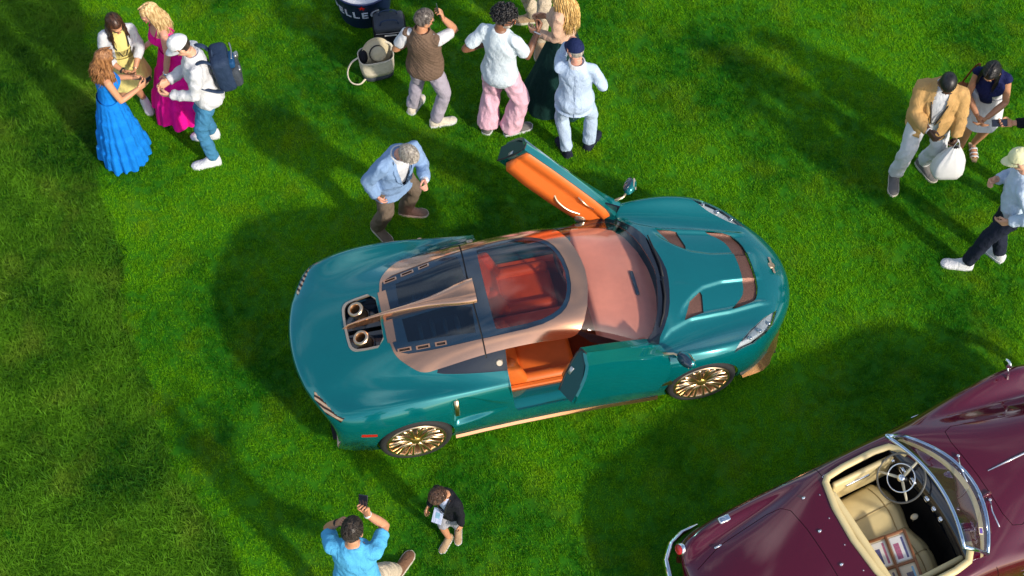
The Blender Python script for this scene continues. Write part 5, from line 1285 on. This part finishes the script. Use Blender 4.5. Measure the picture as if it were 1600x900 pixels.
# 8 blonde woman in dark green skirt
f = Figure('woman with long golden hair, beige top and long dark green skirt', (.52,2.36), 155, 1.68, SK['fair'], .90, 0, 4, 0, 0, (0, 10), (0,0,0), None, dict(p=(-.12,.26,1.05), palm=(1,0,0), curl=.6), dict(p=(.12,.27,1.05), palm=(-1,0,0), curl=.6), chest=.05)
f.hairm = HR['brown']; f.body(female=True); f.top('knit_top', FB['beige'], 1.95, .93, .020, .01, .022); f.skirt('long_skirt', FB['bottle'], 1.03, .03, .150, .40, 9, .030, off=(.0,.05), rows=34); f.long_hair(HR['gold'], 280, .50, .012, .035, 122, r=.0085, side=.02); f.shoes(FB['blacksh'], FB['blacksh'], .24)
# 9 light blue suit
f = Figure('man in navy cap and pale blue suit seen from behind, hand at his face', (.64,1.66), 86, 1.63, SK['pink'], 1.04, .04, 0, 0, 0, (36, 16), (-.03,0,0), [(-.09,-.02,116),(.16,.07,58)], dict(p=(-.13,.20,1.50), palm=(1,-.3,0), curl=.9, pole=(-.9,-.2,-.9), dir=(.2,.0,1)), dict(p=(.22,.20,1.0), palm=(-1,0,0), curl=.8, pole=(1,-.7,0)))
f.hairm = HR['grey']; f.body(); f.trousers(FB['seersucker'], (.105,.092,.078,.078,.078)); j = f.top('suit_jacket', FB['seersucker'], 1.93, .77, .030, .040, .026, wr=(.007, 7), cut=vneck(.5, 1.0)); f.add(MB().tube([f.tor((0,-.145,.95)), f.tor((0,-.158,.84)), f.tor((0,-.168,.75))], .004, 6), 'back_vent', M['seamblue'], j); f.add(MB().tube([f.tor((0,-.128,1.40)), f.tor((0,-.13,1.25)), f.tor((0,-.128,1.10)), f.tor((0,-.142,.97))], .0022, 6), 'back_seam', M['seamblue'], j); f.collar(FB['white'], None, .05, .008); f.short_hair(HR['grey'], 90, .014, nape=.0, ztop=.115); f.cap(FB['navycap']); f.shoes(FB['blacksh'], FB['blacksh'], .30); 
# 10 blue blazer walking
f = Figure('stooping grey haired man in blue blazer walking past the open car door', (-1.17,.74), -48, 1.70, SK['pink'], 1.14, .10, 24, 0, 0, (12, 30), (0,.02,-.02), [(.14,.14,-6),(-.14,-.09,-50)], dict(p=(-.10,.46,1.12), palm=(1,0,0), curl=1.1, pole=(-.9,-.3,-.4)), dict(p=(.24,.12,.86), palm=(-1,0,0), curl=.5, pole=(1,-.5,0)))
f.hairm = HR['grey']; f.body(); f.trousers(FB['taupe'], (.108,.095,.080,.080,.078)); f.top('shirt', FB['white'], 2.0, .92, .004, .0, .004, wr=(.002, 8), r=(.044,.040,.036,.036,.034)); j = f.top('blazer', FB['bluejacket'], 1.90, .70, .036, .05, .030, wr=(.009, 7), cut=vneck(.55, 1.08)); lapels(f, FB['bluejacket'], j, 1.08); f.collar(FB['white'], None, .045, .006); f.short_hair(HR['grey'], 300, .028, nape=.02, front=.178); f.shoes(FB['taupe'], FB['sole'], .30)
f.add(MB().rbox((.10,.145,1.02), (.13,.165,1.08), .005, 1), 'pocket_square', FB['pink'])
# 11 tan blazer
f = Figure('man in tan blazer, white trousers and dark lanyard holding a white bag', (4.02,1.34), -104, 1.77, SK['deep'], 1.16, .07, 8, 0, 0, (6, 32), (0,-.02,0), [(.15,.09,-62),(-.17,-.06,-100)], dict(p=(-.28,.14,.74), palm=(1,0,0), curl=1.2, dir=(0,.1,-1), pole=(-1,-.6,0)), dict(p=(.03,.34,1.12), palm=(-1,-.3,0), curl=.8, pole=(1,-.2,-.5)))
f.hairm = HR['black']; f.body(); f.trousers(FB['whitesh'], (.104,.092,.080,.076,.072), wr=(.010, 8)); f.top('t_shirt', FB['white'], .3, .90, .006, .0, .002, wr=(.002, 8), r=(.044,.040,.036,.036,.034)); j = f.top('blazer', FB['tanblazer'], 1.93, .76, .032, .04, .030, wr=(.009, 7), cut=lambda q: q.y > .03 and abs(q.x) < .06+.03*max(0, 1.1-q.z)); lapels(f, FB['tanblazer'], j, 1.05); f.short_hair(HR['black'], 160, .008, nape=.04, front=.172, r=.0016, lift=.002); f.lanyard(M['dark'], 1.10, .02); f.shoes(FB['greysh'], FB['sole'], .30); f.band(1, FB['white'], .02, 'cuff')
hb = f.P(f.wri[-1])
pb = empty('plastic_bag', (hb.x+.02, hb.y-.03, max(.02, hb.z-.60))); pb.scale = (.74, .74, .80); tag(pb, 'bulging white plastic bag hanging from the hand of the man in tan', 'bag')
mb = MB(); vs = []; nseg = 40
for i, (z, r) in enumerate(((.06,.02),(.062,.15),(.075,.185),(.14,.205),(.24,.205),(.36,.185),(.46,.145),(.54,.09),(.60,.05))):
    for k_ in range(nseg):
        a = 2*pi*k_/nseg; ca, sa = cos(a), sin(a); ex = .55+.45*smooth01((z-.2)/.35)
        w = .014*sin(11*a+z*7)*smooth01((z-.2)/.3)+.022*noise.noise(Vector((ca*2.5, sa*2.5, z*7))); vs.append(((r+w)*math.copysign(abs(ca)**ex, ca), (r+w)*math.copysign(abs(sa)**ex, sa)*.62, z))
mb.add(vs, [(i*nseg+k_, i*nseg+(k_+1) % nseg, (i+1)*nseg+(k_+1) % nseg, (i+1)*nseg+k_) for i in range(8) for k_ in range(nseg)]+[tuple(range(nseg))]); mb.build('bag_body', M['plastic'], pb)
for e in (1, -1): MB().tube(sm([(-.05,.02*e,.58),(-.03,.02*e,.68),(0,.01*e,.735),(.03,.02*e,.68),(.05,.02*e,.58)]), .011, 6, .4).build('bag_handle', M['plastic'], pb)
# 12 navy top, white dress
f = Figure('black haired woman in white mini dress with navy scarf and sandals', (4.63,1.64), -112, 1.66, SK['tan'], .90, 0, 21, 6, 0, (-12, 24), (0,-.05,0), [(.08,.03,-92),(-.08,-.03,-104)], dict(p=(-.04,.36,1.02), palm=(1,0,0), curl=.5, pole=(-1,-.2,-.3)), dict(p=(.05,.37,1.02), palm=(-1,0,0), curl=.5, pole=(1,-.2,-.3)), chest=.05)
f.hairm = HR['black']; f.body(female=True); f.top('dress_top', FB['whitesh'], 0, .86, .012, .02, wr=(.003, 8)); f.skirt('dress_skirt', FB['whitesh'], .98, .60, .165, .215, 8, .010, off=(0,.0)); mb = MB(); f.torso(mb, 1.26, 1.46, .030); 
for e in (1, -1): f.arm(mb, e, .018, .08)
f.cloth('scarf', mb, FB['navytop'], .012, 4, (.007, 10)); f.add(MB().tube([f.tor((.05,.10,1.36)), f.tor((.02,.155,1.25)), f.tor((.0,.165,1.10)), f.tor((.03,.15,.99))], [.05,.065,.06,.04], 10, .4, up=(0,1,0)), 'scarf_end', FB['navytop']); f.long_hair(HR['black'], 230, .28, .006, .015, 122)
for e in (1, -1):
    q, yq, lf = f.foot[e]; X = TR(q) @ yq @ Matrix.Scale(f.k, 4); o = f.add(MB().prism([(-.035,-.08),(.035,-.08),(.042,.05),(.044,.12),(.025,.175),(-.02,.175),(-.042,.12),(-.04,.05)], .0, .022, X), 'sandal', FB['tansh'], auto=.6)
    for y in (.03,.08,.12): f.add(MB().tube([(-.044,y,.02),(-.03,y,.07-.2*y),(.0,y+.01,.088-.25*y),(.03,y,.07-.2*y),(.044,y,.02)], .009, 6, .5, X), 'sandal_strap', FB['whitesh'], o)
sb = empty('shoulder_bag'); tag(sb, 'brown leather shoulder bag at the hip of the woman in white', 'bag'); sb.matrix_world = TR(f.root.location) @ f.F @ TR((.24,.05,.80)) @ RZ(.3)
o = MB().rbox((-.05,-.13,-.13), (.05,.13,.13), .04, 4).build('bag_body', FB['leather'], sb); MB().rbox((-.055,-.12,.0), (-.045,.12,.12), .004, 1).build('bag_flap', FB['leather'], sb); MB().tube(sm([(0,-.12,.11),(-.03,-.06,.40),(-.06,.0,.56),(-.03,.06,.40),(0,.12,.11)]), .009, 6).build('bag_strap', FB['leather'], sb)
# 13 figure in black at the right edge
f = Figure('person in black at the right edge reaching out a hand with a phone', (5.07,.98), 168, 1.70, SK['warm'], .98, 0, 4, 0, 0, (0, 25), (0,0,0), None, dict(p=(-.18,.22,1.02), palm=(1,0,0), curl=.6), dict(p=(.10,.40,1.12), palm=(-.5,0,1), curl=.6))
f.hairm = HR['dark']; f.body(); f.trousers(FB['blackj']); f.top('black_jacket', FB['blackj'], 1.80, .84, .022, .02, .022); f.long_hair(HR['dark'], 160, .25, .008); f.shoes(FB['blacksh'], FB['blacksh'], .26); phone_at(f, 1, 'phone held out by the person in black at the right edge')
# 14 yellow cap
f = Figure('man in pale yellow cap, white shirt and navy trousers at the right edge', (4.64,.30), 166, 1.76, SK['fair'], 1.08, .06, 10, 0, 0, (0, 22), (.0,-.02,0), [(-.26,-.05,172),(.08,.07,130)], dict(p=(-.24,.06,1.0), palm=(1,0,0), curl=.5, pole=(-1,-.9,0)), dict(p=(.07,.25,1.17), palm=(-1,0,.4), curl=.7, pole=(1,-.2,-.6)))
f.hairm = HR['grey']; f.body(); f.trousers(FB['navytr'], (.106,.094,.078,.074,.070)); f.top('shirt', FB['skyshirt'], 1.9, .88, .020, .015, .022, wr=(.009, 7)); f.collar(FB['skyshirt'], None, .04, .006); f.short_hair(HR['grey'], 60, .012, nape=.02, ztop=.115); f.cap(FB['lemon']); f.shoes(FB['whitesh'], FB['whitesh'], .30)
# 15 blue T-shirt
f = Figure('dark haired man in blue T-shirt raising a phone to photograph the teal car', (-1.27,-3.30), 80, 1.72, SK['tan'], 1.08, .04, 8, 0, 0, (0, 8), (.03,.02,0), [(-.08,-.12,95),(.30,.42,58)], dict(p=(-.13,.25,1.44), palm=(1,-.3,.2), curl=.8, pole=(-1,-.3,-.6)), dict(p=(.09,.33,1.52), palm=(-.3,-1,0), curl=.5, pole=(1.2,.0,-.5), dir=(-.1,.25,1)))
f.hairm = HR['dark']; f.body(); f.trousers(FB['khaki'], (.106,.095,.080,.076,.074)); f.top('t_shirt', FB['bluetee'], .70, .84, .022, .02, .028, wr=(.009, 7)); f.short_hair(HR['dark'], 330, .032, nape=.02, swirl=.9); f.shoes(FB['brownsh'], FB['sole'], .30); f.band(1, FB['whitesh'], .02); f.band(-1, M['dark'], .025, 'watch'); ph = phone_at(f, 1, 'black phone raised by the man in the blue T-shirt'); ph.matrix_world = TR(f.P(f.wri[1]+Vector((-.025,.035,.125)))) @ f.F @ RX(radians(62))
# 16 boy
f = Figure('small boy in black blazer with a badge standing below the teal car', (-.52,-2.55), -125, 1.13, SK['tan'], 1.0, .0, 8, 0, 0, (-15, 38), (0,0,0), [(.05,.03,-90),(-.04,-.06,-118)], dict(p=(-.24,.10,.84), palm=(1,0,0), curl=.6), dict(p=(.25,.14,.90), palm=(-1,0,0), curl=.6), hs=1.22)
f.hairm = HR['brown']; f.body(voxel=.0075); f.trousers(FB['greyshort'], (.10,.095,.09,.08,.08), to=.95); f.top('shirt', FB['paleblue'], .3, .90, .005, 0, .002, wr=(.002, 8), r=(.044,.040,.036,.036,.034)); f.top('blazer', FB['blackj'], 1.93, .80, .028, .03, .028, cut=vneck(.55, 1.08)); f.short_hair(HR['brown'], 340, .045, nape=.01, front=.150, swirl=.8); f.shoes(FB['tansh'], FB['whitesh'], .29); f.lanyard(M['dark'], .98)
q = f.P(f.tor((.05,.20,.97))); bd = empty('name_badge'); bd.matrix_world = TR(q) @ f.F @ RX(radians(50)) @ RY(.25); tag(bd, 'pale blue badge hanging on the chest of the small boy', 'badge'); MB().box((-.045,-.002,-.065), (.045,.002,.065)).build('badge_card', FB['paleblue'], bd, False); MB().box((-.02,.002,-.02), (.02,.003,.03)).build('badge_print', M['print'][1], bd, False)
# ------------------------------------------------------------------ bags and tub on the lawn
M['canvas'] = fabric('canvas_cream', (.62,.56,.44), .9); M['straw'] = fabric('straw', (.52,.45,.30), .9, .2, .8, 300)
tb = empty('tote_bag', (-1.42,2.68,0), radians(15)); tag(tb, 'cream canvas tote bag with dark base standing on the grass', 'bag')
def bag_shell(name, m, parent, secs, seg=44, close=True):
    vs = []
    for z, rx, ry in secs:
        for k in range(seg):
            a = 2*pi*k/seg; c, s_ = cos(a), sin(a); e = .62; w = 1+.025*noise.noise(Vector((c*2.2, s_*2.2, z*7)))
            vs.append((rx*math.copysign(abs(c)**e, c)*w, ry*math.copysign(abs(s_)**e, s_)*w, z))
    n = len(secs); fs = [(i*seg+k, i*seg+(k+1) % seg, (i+1)*seg+(k+1) % seg, (i+1)*seg+k) for i in range(n-1) for k in range(seg)]
    if close: fs.append(tuple(range(seg)))
    o = MB().add(vs, fs).build(name, m, parent); md = o.modifiers.new('s', 'SOLIDIFY'); md.thickness = .008; md.offset = -1; evaluated(o); return o
bag_shell('bag_base', M['pack_grey'], tb, [(.005,.15,.10),(.02,.165,.115),(.085,.172,.122)]); bag_shell('bag_body', M['canvas'], tb, [(.08,.171,.121),(.14,.178,.128),(.22,.183,.130),(.29,.185,.128),(.31,.188,.130)], close=False)
MB().tube(sm([(-.17,.02,.29),(-.27,.03,.22),(-.33,-.02,.12),(-.31,-.10,.05),(-.22,-.14,.035),(-.15,-.12,.09)]), .013, 8, .45).build('bag_strap', M['canvas'], tb)
MB().tube(sm([(.17,.02,.29),(.19,.06,.34),(.10,.12,.36),(.0,.13,.33)]), .013, 8, .45).build('bag_strap', M['canvas'], tb)
h = empty('straw_hat'); tag(h, 'straw hat with black band poking out of the cream tote bag', 'hat'); h.matrix_world = TR((-1.41,2.71,.29)) @ RZ(.5) @ RX(radians(62))
MB().lathe([(0,.105),(.05,.10),(.072,.085),(.082,.02),(.085,.0),(.15,-.012),(.165,-.006),(.165,-.012),(.15,-.018),(.083,-.006)], 32).build('hat_body', M['straw'], h); MB().lathe([(.0845,.0),(.084,.028),(.0855,.028),(.0865,.0)], 32).build('hat_band', M['dark'], h)
c = mobj('dark_cloth', [(0,0,0)], [], 'dark'); bpy.data.objects.remove(c)
cl = MB().ell((-1.55,2.68,.27), (.05,.08,.09), 14, 10).build('scarf_bundle', FB['blackj']); tag(cl, 'black cloth stuffed in the left side of the cream tote', 'cloth')
# black carrier bag
kb = empty('black_bag', (-1.30,3.10,0), radians(8)); tag(kb, 'black soft cooler bag standing beside the navy tub', 'bag')
MB().rbox((-.175,-.12,.004), (.175,.12,.36), .045, 4).build('bag_body', FB['blackj'], kb); MB().rbox((-.16,-.126,.30), (.16,.126,.375), .03, 3).build('bag_lid', M['pack_grey'], kb)
MB().tube([(-.15,-.124,.30),(0,-.128,.298),(.15,-.124,.30)], .004, 6).build('zip', M['steel'], kb); MB().tube([(-.10,-.124,.10),(-.02,-.127,.098),(.09,-.124,.105)], .006, 6).build('piping', M['steel'], kb)
for y in (-.07, .07): MB().tube(sm([(-.10,y,.37),(-.08,y,.44),(.08,y,.44),(.10,y,.37)]), .011, 6, .5).build('bag_handle', M['pack'], kb)
MB().box((-.06,-.1285,.255), (.07,-.1265,.275)).build('bag_tag', FB['whitesh'], kb, False)
# navy tub with curved white lettering
M['tub'] = mat('tub_navy', (.006,.018,.085), .45, 0, .1, 10); M['letter'] = mat('letter_white', (.55,.62,.75), .6, 0, .05, 10)
tu = empty('round_tub', (-1.60,3.56,0)); tag(tu, 'navy round tub with curved white lettering at the top edge', 'tub')
R0, R1, HT = .265, .33, .44
MB().lathe([(0,.003),(R0-.015,.003),(R0,.015),(R1,HT),(R1+.012,HT+.006),(R1+.004,HT+.016),(R1-.014,HT+.006),(R0-.01,.03),(0,.03)], 56).build('tub_body', 'tub', tu)
MB().lathe([(0,HT-.03),(R1-.02,HT-.03)], 40).build('ice', M['ice'] if 'ice' in M else FB['whitesh'], tu)
def wrap_text(txt, ang0, zc, size, m, parent):
    ang = ang0
    for ch in txt:
        cu = bpy.data.curves.new('t', 'FONT'); cu.body = ch; cu.size = size; cu.extrude = .0015; cu.offset = .0035; ob = bpy.data.objects.new('letter', cu); COL.objects.link(ob)
        dg = bpy.context.evaluated_depsgraph_get(); dg.update(); me = bpy.data.meshes.new_from_object(ob.evaluated_get(dg)); bpy.data.objects.remove(ob)
        w = max(v.co.x for v in me.vertices)
        bm = bmesh.new(); bm.from_mesh(me); bmesh.ops.triangulate(bm, faces=bm.faces); bmesh.ops.subdivide_edges(bm, edges=[e for e in bm.edges if e.calc_length() > .03], cuts=2); bm.to_mesh(me); bm.free()
        for v in me.vertices:
            z = zc+v.co.y; rr = R0+(R1-R0)*(z-.015)/(HT-.015)+.0025+v.co.z; a = ang+v.co.x*1.12/R1; v.co = (rr*cos(a), rr*sin(a), z)
        ang += (w*1.12+.022)/R1
        me.materials.clear(); me.materials.append(m); link(bpy.data.objects.new('letter', me), parent)
wrap_text('PELLEG', radians(-90)-1.28, .205, .145, M['letter'], tu)
def star(cx, cz, r, m, parent):
    vs = []
    for i in range(10):
        a = pi/2+pi*i/5; q = r if i % 2 == 0 else r*.4; z = cz+q*sin(a); t = cx+q*cos(a)/R1; rr = R0+(R1-R0)*(z-.015)/(HT-.015)+.003; vs.append((rr*cos(t), rr*sin(t), z))
    MB().add(vs, [tuple(range(10))]).build('star', m, parent, False)
star(radians(-88), .385, .045, M['red_lens'], tu)
